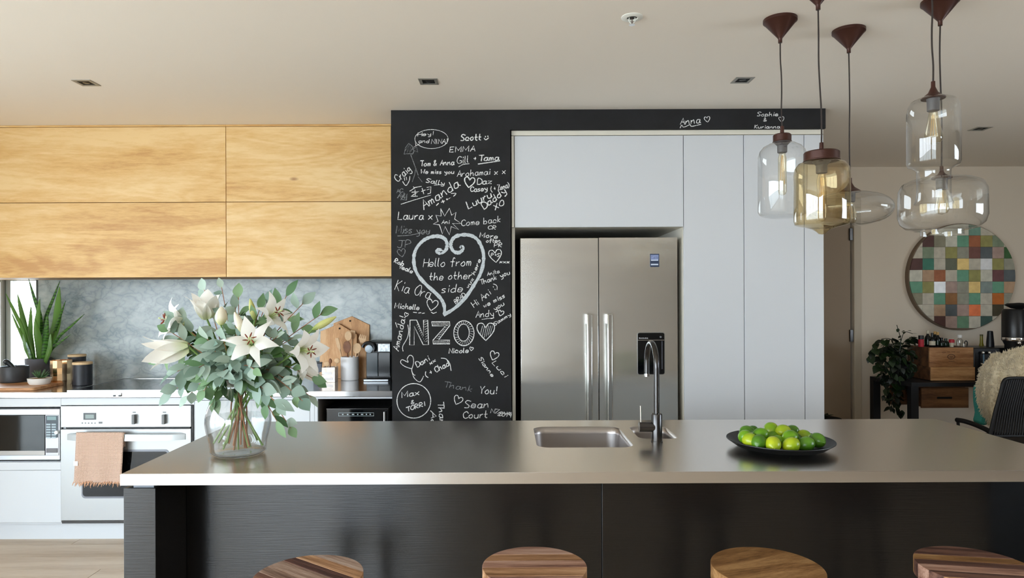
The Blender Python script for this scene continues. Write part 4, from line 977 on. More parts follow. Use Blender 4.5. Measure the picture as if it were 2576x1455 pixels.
# canisters
for px_, base, r_, h_, lab in ((194, 960, .053, .168, 'black canister with bamboo lid at the back by the splashback'), (208, 969, .056, .134, 'black canister with bamboo lid standing in front of its twin')):
    q = on_bench(px_, base); c = thing('canister', lab, 'canister', q, group='black canisters with bamboo lids')
    obj('body', MB().lathe([(0,0),(r_-.003,0),(r_,.003),(r_,h_),(0,h_)], 40), mat('canister_black', (38,40,46), .45) if 'canister_black' not in bpy.data.materials else bpy.data.materials['canister_black'], c)
    obj('lid', MB().lathe([(0,h_+.0005),(r_+.001,h_+.0005),(r_+.002,h_+.003),(r_+.002,h_+.012),(r_-.001,h_+.015),(0,h_+.015)], 40), M['bamboo'], c)

# hexagon-topped cutting boards leaning on the splashback
def lean_board(pts, dd, th, label, hole):
    """pts outline in photo pixels (clockwise from top) at distance dd"""
    P_ = [at(x, y, dd) for x, y in pts]; zb = .9008
    t = thing('cutting_board', label, 'board', (sum(p.x for p in P_)/len(P_), dd, zb), group='wooden cutting boards leaning on the splashback')
    mb = MB(); n = len(P_)
    for s_ in (0, 1):
        for p in P_:
            lean = (p.z-zb)*.10
            mb.v.append(Vector((p.x, dd-.030+lean+s_*th, max(p.z, zb))))
    mb.f = [tuple(range(n))[::-1], tuple(range(n, 2*n))] + [(i, (i+1) % n, n+(i+1) % n, n+i) for i in range(n)]
    obj('panel', mb, M['boardwood2'], t, world=True, smooth=False, bev=.002)
    h = at(hole[0], hole[1], dd); lean = (h.z-zb)*.10
    obj('hanging_hole', MB().lathe([(0,.0),(.006,.0),(.0065,.002),(.006,.003)], 14).xf(Matrix.Translation((h.x, dd-.030+lean-.0005, h.z)) @ Matrix.Rotation(PI/2, 4, 'X')), M['matteblack'], t, world=True)
M['boardwood2'] = wood('board_beech', [(176,126,78),(206,156,106),(222,180,134)], 6, (4,4,.4), .5, dist=.5, ringy=.5, bump=.08)
lean_board([(884,796),(929,818),(929,952),(838,952),(838,814)][::-1], 4.718, .014, 'hexagon-topped cutting board leaning behind, its peak highest', (880,808))
lean_board([(852,815),(898,842),(898,953),(806,953),(806,834)][::-1], 4.692, .014, 'cutting board leaning in front, partly hidden by the white crock', (854,827))
# utensil crock with utensils
cq = on_bench(880, 956)
ck = thing('utensil_crock', 'white ceramic crock of wooden utensils on the back bench', 'crock', cq)
obj('body', MB().lathe([(0,0),(.056,0),(.060,.004),(.0605,.155),(.058,.158),(.055,.156),(.055,.01),(0,.01)], 44), mat('crock_white', (242,243,246), .35), ck)
W1 = mat('utensil_pale_wood', (214,178,138), .6, var=.08, vscale=40); W2 = mat('utensil_dark_wood', (122,78,50), .55, var=.15, vscale=40)
def utensil(kind, label, top_px, rx_, rz_, mt, dx0, dy):
    top = at(top_px[0], top_px[1], cq.y+dy*.8); bot = Vector((cq.x+dx0, cq.y+dy*.3, .915))
    t = thing(kind, label, 'utensil', bot, group='utensils in the white crock')
    dv = (top-bot).normalized(); nk = top - dv*rz_*.9
    obj('handle', MB().tube([bot, nk], [.0045,.0055], 8), mt, t, world=True)
    M_ = Matrix.Translation(top) @ dv.to_track_quat('Z', 'Y').to_matrix().to_4x4()
    if kind in ('wooden_spoon',):
        h = MB().lathe([(0,-1),(.45,-.88),(.8,-.55),(1,-.05),(.93,.45),(.65,.82),(.3,.97),(0,1)], 24)
        h.v = [Vector((v.x*rx_, v.y*.006 + .006*(1-v.x**2-v.z**2*.6), v.z*rz_)) for v in h.v]; h.xf(Matrix.Translation(top) @ Matrix.Rotation(math.atan2(dv.x, dv.z), 4, 'Y'))
        obj('spoon_bowl', h, mt, t, world=True)
    elif kind == 'wooden_fork':
        mb = MB(); 
        mb.prism([(-rx_*.4,-rz_),(rx_*.4,-rz_),(rx_,-.1*rz_),(rx_,.15*rz_),(-rx_,.15*rz_),(-rx_,-.1*rz_)], -.003, .003, 'y')
        for k in range(4): x_ = -rx_+rx_*2*k/4+.001; mb.prism([(x_,.15*rz_),(x_+rx_*.36,.15*rz_),(x_+rx_*.30,rz_),(x_+rx_*.06,rz_)], -.003, .003, 'y')
        mb.xf(Matrix.Translation(top) @ Matrix.Rotation(math.atan2(dv.x, dv.z), 4, 'Y')); obj('fork_head', mb, mt, t, world=True)
    else:
        mb = MB().prism([(-rx_*.45,-rz_),(rx_*.45,-rz_),(rx_,-.3*rz_),(rx_*.95,rz_*.9),(-rx_*.7,rz_),(-rx_,-.3*rz_)], -.003, .003, 'y')
        mb.xf(Matrix.Translation(top) @ Matrix.Rotation(math.atan2(dv.x, dv.z), 4, 'Y')); obj('blade', mb, mt, t, world=True, bev=.002)
utensil('wooden_spoon', 'dark brown wooden spoon at the front of the crock', (873,874), .026, .042, W2, .0, -.06)
utensil('wooden_spoon', 'pale wooden spoon standing upright in the crock centre', (876,846), .024, .034, W1, -.006, .0)
utensil('wooden_spoon', 'round pale spoon at the right side of the crock', (898,877), .029, .036, W1, .02, -.03)
utensil('wooden_fork', 'slotted pale wooden fork leaning to the right', (912,853), .026, .028, W1, .018, .02)
utensil('wooden_spatula', 'pale wooden spatula leaning to the left of the crock', (851,866), .013, .045, W1, -.02, .02)
utensil('wooden_spatula', 'square-headed wooden turner behind the upright spoon', (887,842), .020, .030, W1, .006, .05)
# patterned square holder with little spoons
hq = on_bench(829, 961)
hb_ = thing('square_holder', 'small square silver-patterned holder left of the white crock', 'holder', hq)
hs = .043
obj('box', MB().box(-hs, hs, -.03, -.027, 0, .098).box(-hs, hs, .052, .055, 0, .098).box(-hs, -hs+.003, -.027, .052, 0, .098).box(hs-.003, hs, -.027, .052, 0, .098).box(-hs+.003, hs-.003, -.027, .052, 0, .004), mat('holder_silver', (196,182,170), .3, metal=.4, var=.25, vscale=50), hb_)
obj('label_band', MB().box(-hs+.004, hs-.02, -.0315, -.030, .052, .068).box(-hs+.012, hs-.012, -.0315, -.030, .014, .03), mat('label_white', (244,240,240), .4), hb_)
for i, (px_, py_, mt, lab) in enumerate(((822,916,W1,'small pale spoon at the left of the square holder'), (831,909,W2,'small reddish brown spoon in the middle of the square holder'), (848,908,W1,'small slotted spoon at the right of the square holder'))):
    tpt = at(px_, py_, hq.y-.01); bt = Vector((hq.x+(-.02,0,.025)[i], hq.y+.012, .906))
    t = thing('small_spoon', lab, 'utensil', bt, group='small spoons in the square holder')
    obj('handle', MB().tube([bt, tpt], .0035, 8), mt, t, world=True)
    h = MB().blob(tpt, .020 if i != 1 else .011, .005, .018); obj('spoon_head', h, mt, t, world=True)
# dark block behind the lily on the right of the bench
kb = thing('black_tin', 'dark grey tin partly hidden behind the right lily', 'tin', on_bench(802, 952))
obj('body', MB().box(-.03,.03,-.03,.03,0,.105), mat('tin_grey', (74,78,88), .4), kb, bev=.003)
obj('lid', MB().box(-.031,.031,-.031,.031,.105,.115), M['black'], kb, bev=.002)
# coffee machine
cm = on_bench(949, 960)
cf = thing('coffee_machine', 'compact black coffee machine at the right end of the back bench', 'coffee machine', (cm.x, cm.y, .9005))
w2 = .080; yb0 = 0.0
obj('drip_tray', MB().box(-w2-.010, w2-.004, -.012, .10, 0, .016), mat('tray_steel', (150,154,158), .3, metal=.8), cf, bev=.003)
obj('body', MB().box(-w2, w2+.008, .03, .23, .016, .262), M['black'], cf, bev=.006)
obj('front_panel', MB().box(-w2+.004, 0, .022, .030, .03, .19), mat('panel_blue_black', (26,38,44), .15), cf, bev=.002)
obj('front_panel', MB().box(.004, w2+.002, .022, .030, .03, .19), mat('panel_black', (16,18,20), .15), cf, bev=.002)
obj('top_cover', MB().box(.002, w2+.004, .016, .030, .196, .250), mat('cover_silver', (140,144,146), .25, metal=.8, var=.4, vscale=60), cf, bev=.002)
obj('lever', MB().tube([(-.058+.040*math.cos(a), .012, .222+.036*math.sin(a)) for a in [(-.6+k*.28) for k in range(14)]], .011, 10), M['black'], cf)
obj('dial', MB().lathe([(0,.012),(.026,.010),(.027,0)], 24).xf(Matrix.Translation((-.058,.024,.215)) @ Matrix.Rotation(PI/2,4,'X')), mat('dial_grey', (120,128,134), .3, metal=.5), cf)

# ============================================================ RIGHT-HAND END OF THE ROOM
# mosaic disc on the far wall
YM = YF-.035
mc = at(2420, 697, YM-.02); RM = .437
ms = thing('mosaic_disc', 'large round wall piece of square metal and coloured tiles', 'wall art', mc)
obj('backing', MB().lathe([(0,0),(RM,0),(RM+.003,.004),(RM+.003,.05),(0,.05)], 72).xf(Matrix.Rotation(PI/2, 4, 'X')).xf(Matrix.Translation((0,.052,0))), mat('disc_rim', (116,98,80), .55, metal=.2), ms)
T_ = { 'lg':(165,163,150),'tg':(95,125,112),'be':(158,152,138),'dm':(76,52,48),'go':(116,112,95),'te':(88,130,108),'ru':(132,82,56),'ol':(124,120,74),'gg':(106,118,98),'mb':(98,66,60),'sl':(78,84,86),'pg':(142,122,113),'dg':(52,82,48),
 'dt':(56,102,86),'do':(88,90,76),'GO':(228,186,112),'SI':(205,202,198),'gr':(126,125,112),'tn':(150,124,100),'WS':(226,226,222),'gt':(110,120,116),'br':(122,86,52),'OB':(154,88,38),'OR':(196,104,64),'dk':(62,56,40),'gn':(86,114,90),'pt':(52,72,66),'mr':(92,62,62) }
grid = ['.. .. lg lg lg tg be .. ..', '.. dm go lg te ru ol gg ..', 'be gg be ol gr mb sl pg dg', 'dm dt be do GO be SI ol gr', 'lg tn ru be te ol lg mr sl', 'te ol WS pg gr GO gt te tn', 'go be te br gr te be OB gr', '.. be tn sl pg OR be dk ..', '.. .. dm pg gn be pt .. ..']
xe = [205,385,525,665,807,950,1092,1236,1377,1525]; ye = [22,160,300,440,580,722,862,1002,1143,1290]
s_m = F/(YM-.02)
def clip_circle(poly, R):
    out = []; n = len(poly)
    for i in range(n):
        a, b = Vector(poly[i]), Vector(poly[(i+1) % n]); ia, ib_ = a.length <= R, b.length <= R
        if ia: out.append(a)
        K = 24
        if ia != ib_ or not ia:
            prev = a
            for k in range(1, K+1):
                q = a.lerp(b, k/K)
                if (prev.length <= R) != (q.length <= R): out.append((prev+q)/2*(R/((prev+q)/2).length))
                prev = q
    # refine the arc between two neighbouring boundary points
    res = []; n = len(out)
    for i in range(n):
        a, b = out[i], out[(i+1) % n]; res.append(a)
        if abs(a.length-R) < 1e-3 and abs(b.length-R) < 1e-3 and (a-b).length > .02:
            for k in (1,2,3): q = a.lerp(b, k/4); res.append(q*(R/q.length))
    return res
TM = {}
T_ = {k: tuple(min(250, c*1.28) for c in v) for k, v in T_.items()}
T_['GO'] = (250,212,136)
for r_, rowt in enumerate(grid):
    for c_, key in enumerate(rowt.split()):
        if key == '..': key = 'be'
        x0_, x1_ = 2240+xe[c_]/4.851, 2240+xe[c_+1]/4.851; y0_, y1_ = 560+ye[r_]/4.851, 560+ye[r_+1]/4.851
        a = at(x0_, y1_, YM-.02)-mc; b = at(x1_, y0_, YM-.02)-mc
        gp_ = .0008
        poly = clip_circle([(a.x+gp_, a.z+gp_), (b.x-gp_, a.z+gp_), (b.x-gp_, b.z-gp_), (a.x+gp_, b.z-gp_)], RM-.004)
        if len(poly) < 3: continue
        if key not in TM:
            shiny = key in ('GO','SI','WS','OR'); TM[key] = mat('tile_'+{'GO':'gold','SI':'silver','WS':'white_silver','OR':'copper'}.get(key, 'colour_'+str(len(TM))), T_[key], .35 if shiny else .6, metal=.25 if shiny else 0, var=.12, vscale=22, bump=.3, bscale=120)
        th = .006+.003*((r_*5+c_*3) % 4)/3
        obj('tile', MB().prism([(p.x, p.y) for p in poly], .0-th, .0018, 'y'), TM[key], ms, smooth=False)

# console table of black steel with crates
YN = 5.06
cs = thing('console_table', 'black steel framed console table against the far wall', 'table', (3.4, 5.2, 0))
tz = az(2394, 958, YN)
lx0, lx1 = ax(2197, 1000, YN+.28), ax(2215, 1000, YN+.28)
rx0, rx1 = ax(2292, 1000, YN-.08), ax(2311, 1000, YN-.08)
bk = mat('console_black', (20,20,24), .5)
ztop = az(2205, 938, YN+.28)
def post(x0, x1, y0, z1): return MB().box(x0, x1, y0, y0+.05, 0, z1)
zt0 = tz-.004
obj('leg', post(lx0, lx1, YN+.28, zt0-.03), bk, cs, world=True); obj('leg', post(rx0, rx1, YN-.08, zt0-.03), bk, cs, world=True)
obj('leg', post(4.55, 4.60, YN-.08, zt0-.03), bk, cs, world=True); obj('leg', post(4.55, 4.60, YN+.28, zt0-.03), bk, cs, world=True)
obj('top', MB().prism([(lx0, YN+.33),(lx0, YN+.26),(rx0, YN-.085),(4.61, YN-.085),(4.61, YN+.33)], zt0-.03, zt0, 'z'), bk, cs, world=True)
dwm = wood('crate_dark', [(48,28,16),(84,52,30),(112,74,44)], 7, (.5,6,6), .6, dist=.5, ringy=.5, bump=.3)
crm = wood('crate_pine', [(112,72,40),(150,104,64),(178,134,90)], 7, (.5,6,6), .6, dist=.5, ringy=.5, bump=.3)
crl = wood('crate_light', [(136,92,54),(176,130,84),(200,156,108)], 7, (.5,6,6), .6, dist=.5, ringy=.5, bump=.3)
def crate(label, px0, px1, py0, py1, dd, dep, mt, side, zbase=None, open_top=True):
    x0, x1 = ax(px0, (py0+py1)/2, dd), ax(px1, (py0+py1)/2, dd); z1 = az((px0+px1)/2, py0, dd); z0 = az((px0+px1)/2, py1, dd) if zbase is None else zbase
    t = thing('wine_crate', label, 'crate', ((x0+x1)/2, dd, z0), group='wooden crates on the console'); w_ = .012
    obj('front_board', MB().box(x0, x1, dd, dd+w_, z0, z1), mt, t, world=True, bev=.0015)
    obj('side_board', MB().box(x0, x0+w_, dd+w_+.0005, dd+dep-w_-.0005, z0, z1), side, t, world=True, bev=.0015)
    obj('side_board', MB().box(x1-w_, x1, dd+w_+.0005, dd+dep-w_-.0005, z0, z1), side, t, world=True, bev=.0015)
    obj('back_board', MB().box(x0, x1, dd+dep-w_, dd+dep, z0, z1), side, t, world=True, bev=.0015)
    obj('base_board', MB().box(x0+w_+.0005, x1-w_-.0005, dd+w_+.0005, dd+dep-w_-.0005, z0, z0+.01), side, t, world=True)
    if not open_top: obj('top_board', MB().box(x0+w_+.0005, x1-w_-.0005, dd+w_+.0005, dd+dep-w_-.0005, z1-.010, z1-.001), side, t, world=True)
    return t, x0, x1, z0, z1
c2, *q2 = crate('lower pale-fronted crate on the console under the printed one', 2342, 2453, 924.5, 958, YN, .30, crl, dwm, None, False)
c1, *q1 = crate('upper wooden wine crate with a dark stamped emblem', 2338, 2449, 875, 924, YN+.01, .28, crm, dwm, q2[3]+.0008, False)
em = MB(); ec = at(2393, 898, YN+.0085)
for k in range(24):
    a, b = 2*PI*k/24, 2*PI*(k+1)/24
    em.add([(ec.x+.030*math.cos(a), YN+.0085, ec.z+.020*math.sin(a)), (ec.x+.030*math.cos(b), YN+.0085, ec.z+.020*math.sin(b)), (ec.x+.024*math.cos(b), YN+.0085, ec.z+.015*math.sin(b)), (ec.x+.024*math.cos(a), YN+.0085, ec.z+.015*math.sin(a))], [(0,1,2,3)])
for k, (xx, ww, zz) in enumerate(((-.012,.024,.004),(-.016,.032,-.003),(-.006,.012,-.009),(-.07,.03,.033),(-.03,.022,.036),(.0,.03,.037),(.04,.025,.034),(-.02,.045,-.034))):
    em.box(ec.x+xx, ec.x+xx+ww, YN+.0082, YN+.0086, ec.z+zz-.0015, ec.z+zz+.0015)
obj('stamped_emblem', em, mat('stamp_brown', (84,56,42), .8), c1, world=True)
# drawer crate hung under the top
dq = thing('drawer_crate', 'brown wooden drawer box with a dark slot under the console top', 'crate', (3.3, YN-.04, .62))
X0_, X1_ = ax(2318, 1000, YN-.02), ax(2437, 1000, YN-.02); Z1_, Z0_ = az(2377, 976, YN-.02), az(2377, 1027, YN-.02)
obj('rail', MB().box(X0_-.03, ax(2453,966,YN), YN-.005, YN+.2, Z1_+.0005, zt0-.031), dwm, dq, world=True)
dfm = wood('drawer_brown', [(74,46,24),(108,72,42),(134,94,58)], 7, (.5,6,6), .6, dist=.5, ringy=.5, bump=.3)
df = obj('drawer_front', MB().box(X0_, X1_, YN-.02, YN-.006, Z0_, Z1_), dfm, dq, world=True, bev=.002)
obj('drawer_body', MB().box(X0_+.01, X1_-.01, YN-.0055, YN+.25, Z0_+.006, Z1_-.001), dwm, dq, world=True)
obj('grip_slot', MB().prism(rrect(ax(2357,1001,YN-.02), ax(2395,1001,YN-.02), az(2377,1004,YN-.02), az(2377,999,YN-.02), .006)[::-1], YN-.0212, YN-.0202, 'y'), M['matteblack'], df, world=True)
sc_ = thing('low_crate', 'dark wooden crate hung between the left console legs behind the plant', 'crate', (3.0, YN+.2, .6))
obj('side_board', MB().box(ax(2240,1000,YN+.2), ax(2292,1000,YN+.2), YN+.2, YN+.215, az(2270,1004,YN+.2), az(2270,962,YN+.2)), dwm, sc_, world=True)
obj('lower_board', MB().box(ax(2240,1000,YN+.2), ax(2296,1000,YN+.2), YN+.19, YN+.21, az(2270,1018,YN+.2), az(2270,1006,YN+.2)), dwm, sc_, world=True)
obj('black_rail', MB().box(lx1, rx0, YN+.17, YN+.189, az(2270,1006,YN+.2)+.001, az(2270,1000,YN+.2)), bk, sc_, world=True)

# bottles and jars on the upper crate
zb_ = q1[3]+.0006
def bottle(name, label, cat, px_, wpx, pytop, dd, prof, parts_mats):
    """prof: list of (radius 0..1, height 0..1, material index)"""
    X_ = ax(px_, 860, dd); H = az(px_, pytop, dd)-zb_; R = wpx/2*dd/F
    t = thing(name, label, cat, (X_, dd, zb_), group='bottles and jars on the upper crate')
    for pn, seg, mt in parts_mats: obj(pn, MB().lathe([(r*R, h*H) for r, h in seg], 20), mt, t)
    return t
kB = mat('bottle_dark', (14,16,14), .15); kG = mat('bottle_green', (20,38,24), .15); kRd = mat('label_red', (170,28,44), .5); kW = mat('label_cream', (196,188,166), .6); kC = M['vaseglass']; kT = mat('cork_gold', (190,150,90), .5)
by = YN+.10
bottle('jar', 'small jar with red label and black lid, left on the crate', 'jar', 2317, 13, 844, by, None, [('body', [(0,0),(.95,0),(1,.05),(1,.62),(.8,.66),(0,.66)], kRd), ('lid', [(0,.665),(.95,.665),(.95,.98),(0,1)], M['black'])])
wine = [(0,0),(.95,0),(1,.03),(1,.5),(.85,.60),(.4,.72),(.38,.92),(0,.92)]
for px_, w_, t_, dd, lab, cmt in ((2334,15,832,by+.05,'dark bottle second from the left with pale neck foil',kW),(2345,14,838,by-.01,'short dark green bottle with a white label',kB),(2352,14,834,by+.06,'dark bottle behind with a gold cap',kT),(2359,14,836,by+.02,'dark bottle with a golden neck wrap',kT),(2369,13,850,by,'squat dark bottle right of the tall ones',kB),(2379,15,852,by+.04,'dark green bottle beside the red-capped one',kG)):
    bottle('bottle', lab, 'bottle', px_, w_, t_, dd, None, [('body', wine, kB if dd != by+.04 else kG), ('cap', [(.42,.80),(.44,.80),(.44,1),(0,1)], cmt), ('label', [(1.02,.12),(1.02,.42)], kW if lab.find('white') > 0 or lab.find('squat') > 0 else kG)])
bottle('bottle', 'small clear bottle with a bright red cap', 'bottle', 2394, 10, 854, by-.03, None, [('body', [(0,0),(.8,0),(.85,.05),(.85,.55),(0,.56)], kW), ('cap', [(0,.565),(1.25,.565),(1.25,.92),(.9,1),(0,1)], kRd)])
bottle('bottle', 'clear glass bottle with a white cap', 'bottle', 2414, 15, 843, by+.05, None, [('body', [(0,.01),(.95,.01),(1,.05),(1,.5),(.45,.68),(.42,.74)], kC), ('cap', [(0,.75),(.72,.75),(.72,1),(0,1)], mat('cap_white', (226,224,220), .5))])
jg = bottle('glass_mug', 'small glass mug with a black handle ring', 'mug', 2424, 17, 864, by-.02, None, [('body', [(0,.02),(.9,.02),(1,.1),(1,.96)], kC)])
obj('handle', MB().tube([(.011*math.cos(a), -.027, .026+.020*math.sin(a)) for a in [(-.8+k*.36) for k in range(12)]], .0035, 8), M['black'], jg)
# pothos-like trailing plant
pq_ = at(2255, 868, YN+.18)
tpl = thing('trailing_plant', 'dark trailing plant spilling over the left end of the console', 'plant', (pq_.x, YN+.14, zt0))
pz = zt0
obj('pot', MB().lathe([(0,.001),(.055,.001),(.072,.12),(.068,.122),(.06,.10),(0,.10)], 28), M['matteblack'], tpl)
lfA = mat('pothos_dark', (18,30,16), .4, var=.3, vscale=14); lfB = mat('pothos_green', (30,50,22), .4, var=.2, vscale=14)
def leafmesh(L_, W_, bend=.25, fold=.18, n=5, tipw=.0, heart=0):
    mb = MB(); prof = [.02,.62,1.0,.86,.5,.04] if n == 5 else [.03,.45,.8,1,.95,.75,.42,.03]
    m = len(prof)-1
    for i, w_ in enumerate(prof):
        t = i/m; a = bend*t; x = L_*t*math.cos(a*.5); z = -L_*t*math.sin(a)*.6
        mb.v += [Vector((x, -W_*w_, z+W_*w_*fold)), Vector((x, 0, z)), Vector((x, W_*w_, z+W_*w_*fold))]
    for i in range(m):
        for k in range(2): a = i*3+k; mb.f.append((a, a+3, a+4, a+1))
    return mb
def linkmesh(name, me, parent, loc, dv, roll=0, sc=1.0, up=None):
    o = bpy.data.objects.new(name, me); COL.objects.link(o); o.parent = parent
    dv = Vector(dv).normalized(); u = Vector(up) if up is not None else Vector((0,0,1))
    y_ = u.cross(dv)
    if y_.length < 1e-3: y_ = Vector((0,1,0)).cross(dv)
    y_.normalize(); z_ = dv.cross(y_)
    R = Matrix((dv, y_, z_)).transposed() @ Matrix.Rotation(roll, 3, 'X')
    o.matrix_local = Matrix.Translation(Vector(loc)-(wloc(parent))) @ R.to_4x4() @ Matrix.Scale(sc, 4)
    return o
def leafdata(nm, mt, *a, **k):
    o = obj(nm, leafmesh(*a, **k), mt, None, ang=80); me = o.data; bpy.data.objects.remove(o); return me
PM = [leafdata('leaf', lfA, .07, .024), leafdata('leaf', lfB, .075, .028), leafdata('leaf', lfA, .06, .020, bend=.7)]
rn = random.Random(11)
vines = [[(2262,905),(2262,870),(2232,852),(2200,868),(2186,905)],[(2262,900),(2275,860),(2300,850)],[(2262,890),(2266,858),(2262,838),(2256,818)],[(2262,880),(2274,838),(2296,840)],[(2255,900),(2240,930),(2232,960),(2224,1000)],[(2262,900),(2258,950),(2250,985),(2240,1030)],[(2262,900),(2262,950),(2255,1000),(2264,1040)],
  [(2262,900),(2230,880),(2215,900),(2205,920)],[(2262,900),(2245,900),(2222,930),(2214,960)],[(2270,900),(2275,930),(2268,960),(2262,985)],[(2262,890),(2240,866),(2222,872),(2212,890)],[(2262,900),(2280,880),(2292,905),(2284,940)]]
for vi, vn in enumerate(vines):
    dps = YN+.10+rn.uniform(-.10,.10)
    P_ = catmull([at(x, y, dps+rn.uniform(-.03,.03)) for x, y in vn], 6)
    obj('vine', MB().tube(P_, .0025, 5), lfA, tpl, world=True)
    n = 26 if vi not in (2,3) else 5
    for k in range(n):
        i = min(len(P_)-2, int((k+.6)/n*(len(P_)-1))); tg = (P_[i+1]-P_[i]).normalized()
        dv = Vector((rn.uniform(-1,1), rn.uniform(-1,.4), rn.uniform(-1,.35))) + tg*.4
        linkmesh('leaf', rn.choice(PM), tpl, P_[i]+Vector((rn.uniform(-.012,.012), rn.uniform(-.03,.01), rn.uniform(-.012,.012))), dv, rn.uniform(-.7,.7), rn.uniform(.7,1.15) if vi not in (2,3) else .45)
# small dark plant by the door
sp2 = thing('potted_plant', 'small dark potted plant on the floor stand by the door', 'plant', (ax(2072, 1050, 5.3), 5.3, 0))
obj('stand', MB().lathe([(.13,0),(.13,.5)], 20).lathe([(0,.5),(.13,.5)], 20), M['matteblack'], sp2)
zq = az(2080, 1050, 5.3)
for k in range(16):
    dv = Vector((rn.uniform(-.6,1), rn.uniform(-1,1), rn.uniform(-.2,1)))
    linkmesh('leaf', rn.choice(PM), sp2, Vector((ax(2066,1050,5.3)+rn.uniform(0,.04), 5.3, zq-.04+rn.uniform(-.06,.05))), dv, 0, .9)

# pepper mill, olive bottle, machines at right
zcn = zt0+.0006
pm_ = thing('pepper_mill', 'tall tapered black mill standing right of the crates', 'mill', (ax(2491, 880, YN+.12), YN+.12, zcn))
Hm = az(2491, 833, YN+.12)-zcn
obj('body', MB().lathe([(0,0),(.038,0),(.036,.02),(.026,Hm*.75),(.0185,Hm-.004),(.015,Hm),(0,Hm)], 28), mat('mill_black', (22,24,30), .4), pm_)
obj('collar', MB().lathe([(.0275,Hm*.60),(.030,Hm*.61),(.030,Hm*.63),(.0265,Hm*.64)], 28), M['chrome'], pm_)
ob = thing('oil_bottle', 'slender olive-yellow oil bottle left of the black mill', 'bottle', (ax(2469, 880, YN+.2), YN+.2, zcn))
Ho = az(2469, 842, YN+.2)-zcn
obj('body', MB().lathe([(0,0),(.026,0),(.028,.01),(.027,Ho*.62),(.012,Ho*.8),(.010,Ho*.96),(0,Ho*.96)], 24), mat('olive_oil', (118,108,26), .2), ob)
obj('cap', MB().lathe([(0,Ho*.962),(.011,Ho*.962),(.011,Ho),(0,Ho)], 16), mat('cap_olive', (90,84,30), .4), ob)
es = thing('espresso_machine', 'black espresso machine half hidden behind the sheepskin', 'coffee machine', (ax(2474, 910, YN), YN, zcn))
He = az(2470, 876, YN)-zcn
obj('housing', MB().box(ax(2454,900,YN)-es.location.x, .34, .02, .24, 0, He), M['black'], es, bev=.008)
for px_ in (2473, 2489):
    obj('knob', MB().blob((ax(px_, 888, YN)-es.location.x, .0, az(px_, 888, YN)-zcn), .013, .014, .012), M['chrome'], es)
obj('steam_wand', MB().tube([(ax(2473,895,YN)-es.location.x, -.006, az(2473,892,YN)-zcn), (ax(2473,930,YN)-es.location.x, -.008, az(2473,935,YN)-zcn)], .0055, 8), mat('wand_blue_steel', (120,150,170), .3, metal=.5), es)
cg = thing('coffee_grinder', 'tall black coffee grinder with dish top at the right edge', 'grinder', (ax(2552, 850, YN-.02), YN-.02, zcn))
def zz(py): return az(2552, py, YN-.02)-zcn
obj('body', MB().lathe([(0,0),(.062,0),(.062,zz(868)),(.078,zz(856)),(.080,zz(850)),(.080,zz(783)),(.070,zz(778)),(0,zz(778))], 36), M['black'], cg)
obj('steel_band', MB().lathe([(.082,zz(857)),(.083,zz(856)),(.083,zz(850)),(.082,zz(849))], 36), M['chrome'], cg)
obj('knob', MB().blob((-.02,-.075,zz(862)), .018,.014,.016), M['chrome'], cg)
obj('hopper_dish', MB().lathe([(.02,zz(778)),(.05,zz(776)),(.092,zz(768)),(.075,zz(764)),(0,zz(762))], 36, (.035,0,0)), M['matteblack'], cg)
obj('silver_strip', MB().box(.045,.056,-.078,-.060,zz(850),zz(782)), M['chrome'], cg)
cg2 = thing('blender_jug', 'dark blender jug behind the grinder at the right edge', 'blender', (ax(2590, 850, YN+.1), YN+.1, zcn))
obj('jug', MB().lathe([(0,0),(.07,0),(.07,.12),(.055,.13),(.07,.30),(.06,.32),(0,.32)], 28), M['black'], cg2)

# black cord armchair with sheepskin
AX_, AY_ = 3.85, 4.62
ch = thing('cord_armchair', 'black steel armchair with vertical cord back beyond the island', 'chair', (AX_, AY_, 0))
bkt = mat('chair_black', (13,13,16), .5)
# back plane faces the camera side; outline from the photo at distance dB
dB = 4.40
o_ = [at(x, y, dB) for x, y in ((2489,1098),(2503,1040),(2518,985),(2524,962),(2536,953),(2580,952),(2640,954),(2668,960),(2676,985),(2676,1040),(2668,1100))]
obj('back_frame', MB().tube(catmull(o_+[], 4), .011, 10), bkt, ch, world=True)
lo, hi = o_[0], o_[-1]
obj('back_lower_rail', MB().tube([lo, (lo+hi)/2+Vector((0,.02,0)), hi], .010, 10), bkt, ch, world=True)
for k in range(28):
    u = (k+.5)/28; xb = lo.x+(hi.x-lo.x)*u; tpx = 2522+(2672-2522)*u
    tp_ = at(tpx, 955+ (8 if k < 1 or k > 26 else 0), dB); bt_ = Vector((xb, dB+.015, lo.z+.002))
    obj('cord', MB().tube([bt_, (bt_+tp_)/2+Vector((0,.012,0)), tp_], .0062, 6), bkt, ch, world=True)
arm = [at(2407, 1057, 4.72), at(2425, 1060, 4.66), at(2450, 1068, 4.60), at(2478, 1080, 4.50), at(2500, 1092, 4.42)]
obj('armrest', MB().tube(catmull(arm, 4), .016, 10), bkt, ch, world=True)
obj('armrest', MB().tube(catmull([p+Vector((.72,0,0)) for p in arm], 4), .016, 10), bkt, ch, world=True)
sz = .44
obj('seat', MB().prism([(3.15,4.45),(3.93,4.42),(3.93,5.0),(3.08,5.0)], sz-.02, sz, 'z'), bkt, ch, world=True, bev=.006)
for lx_, ly_, tp__ in ((arm[0].x+.02, 4.74, arm[1].z-.0), (lo.x, 4.42, lo.z), (arm[0].x+.74, 4.74, arm[1].z), (hi.x, 4.42, lo.z)):
    obj('leg', MB().tube([(lx_, ly_, tp__), (lx_+.01, ly_, sz), (lx_, ly_, 0)], .010, 8), bkt, ch, world=True)
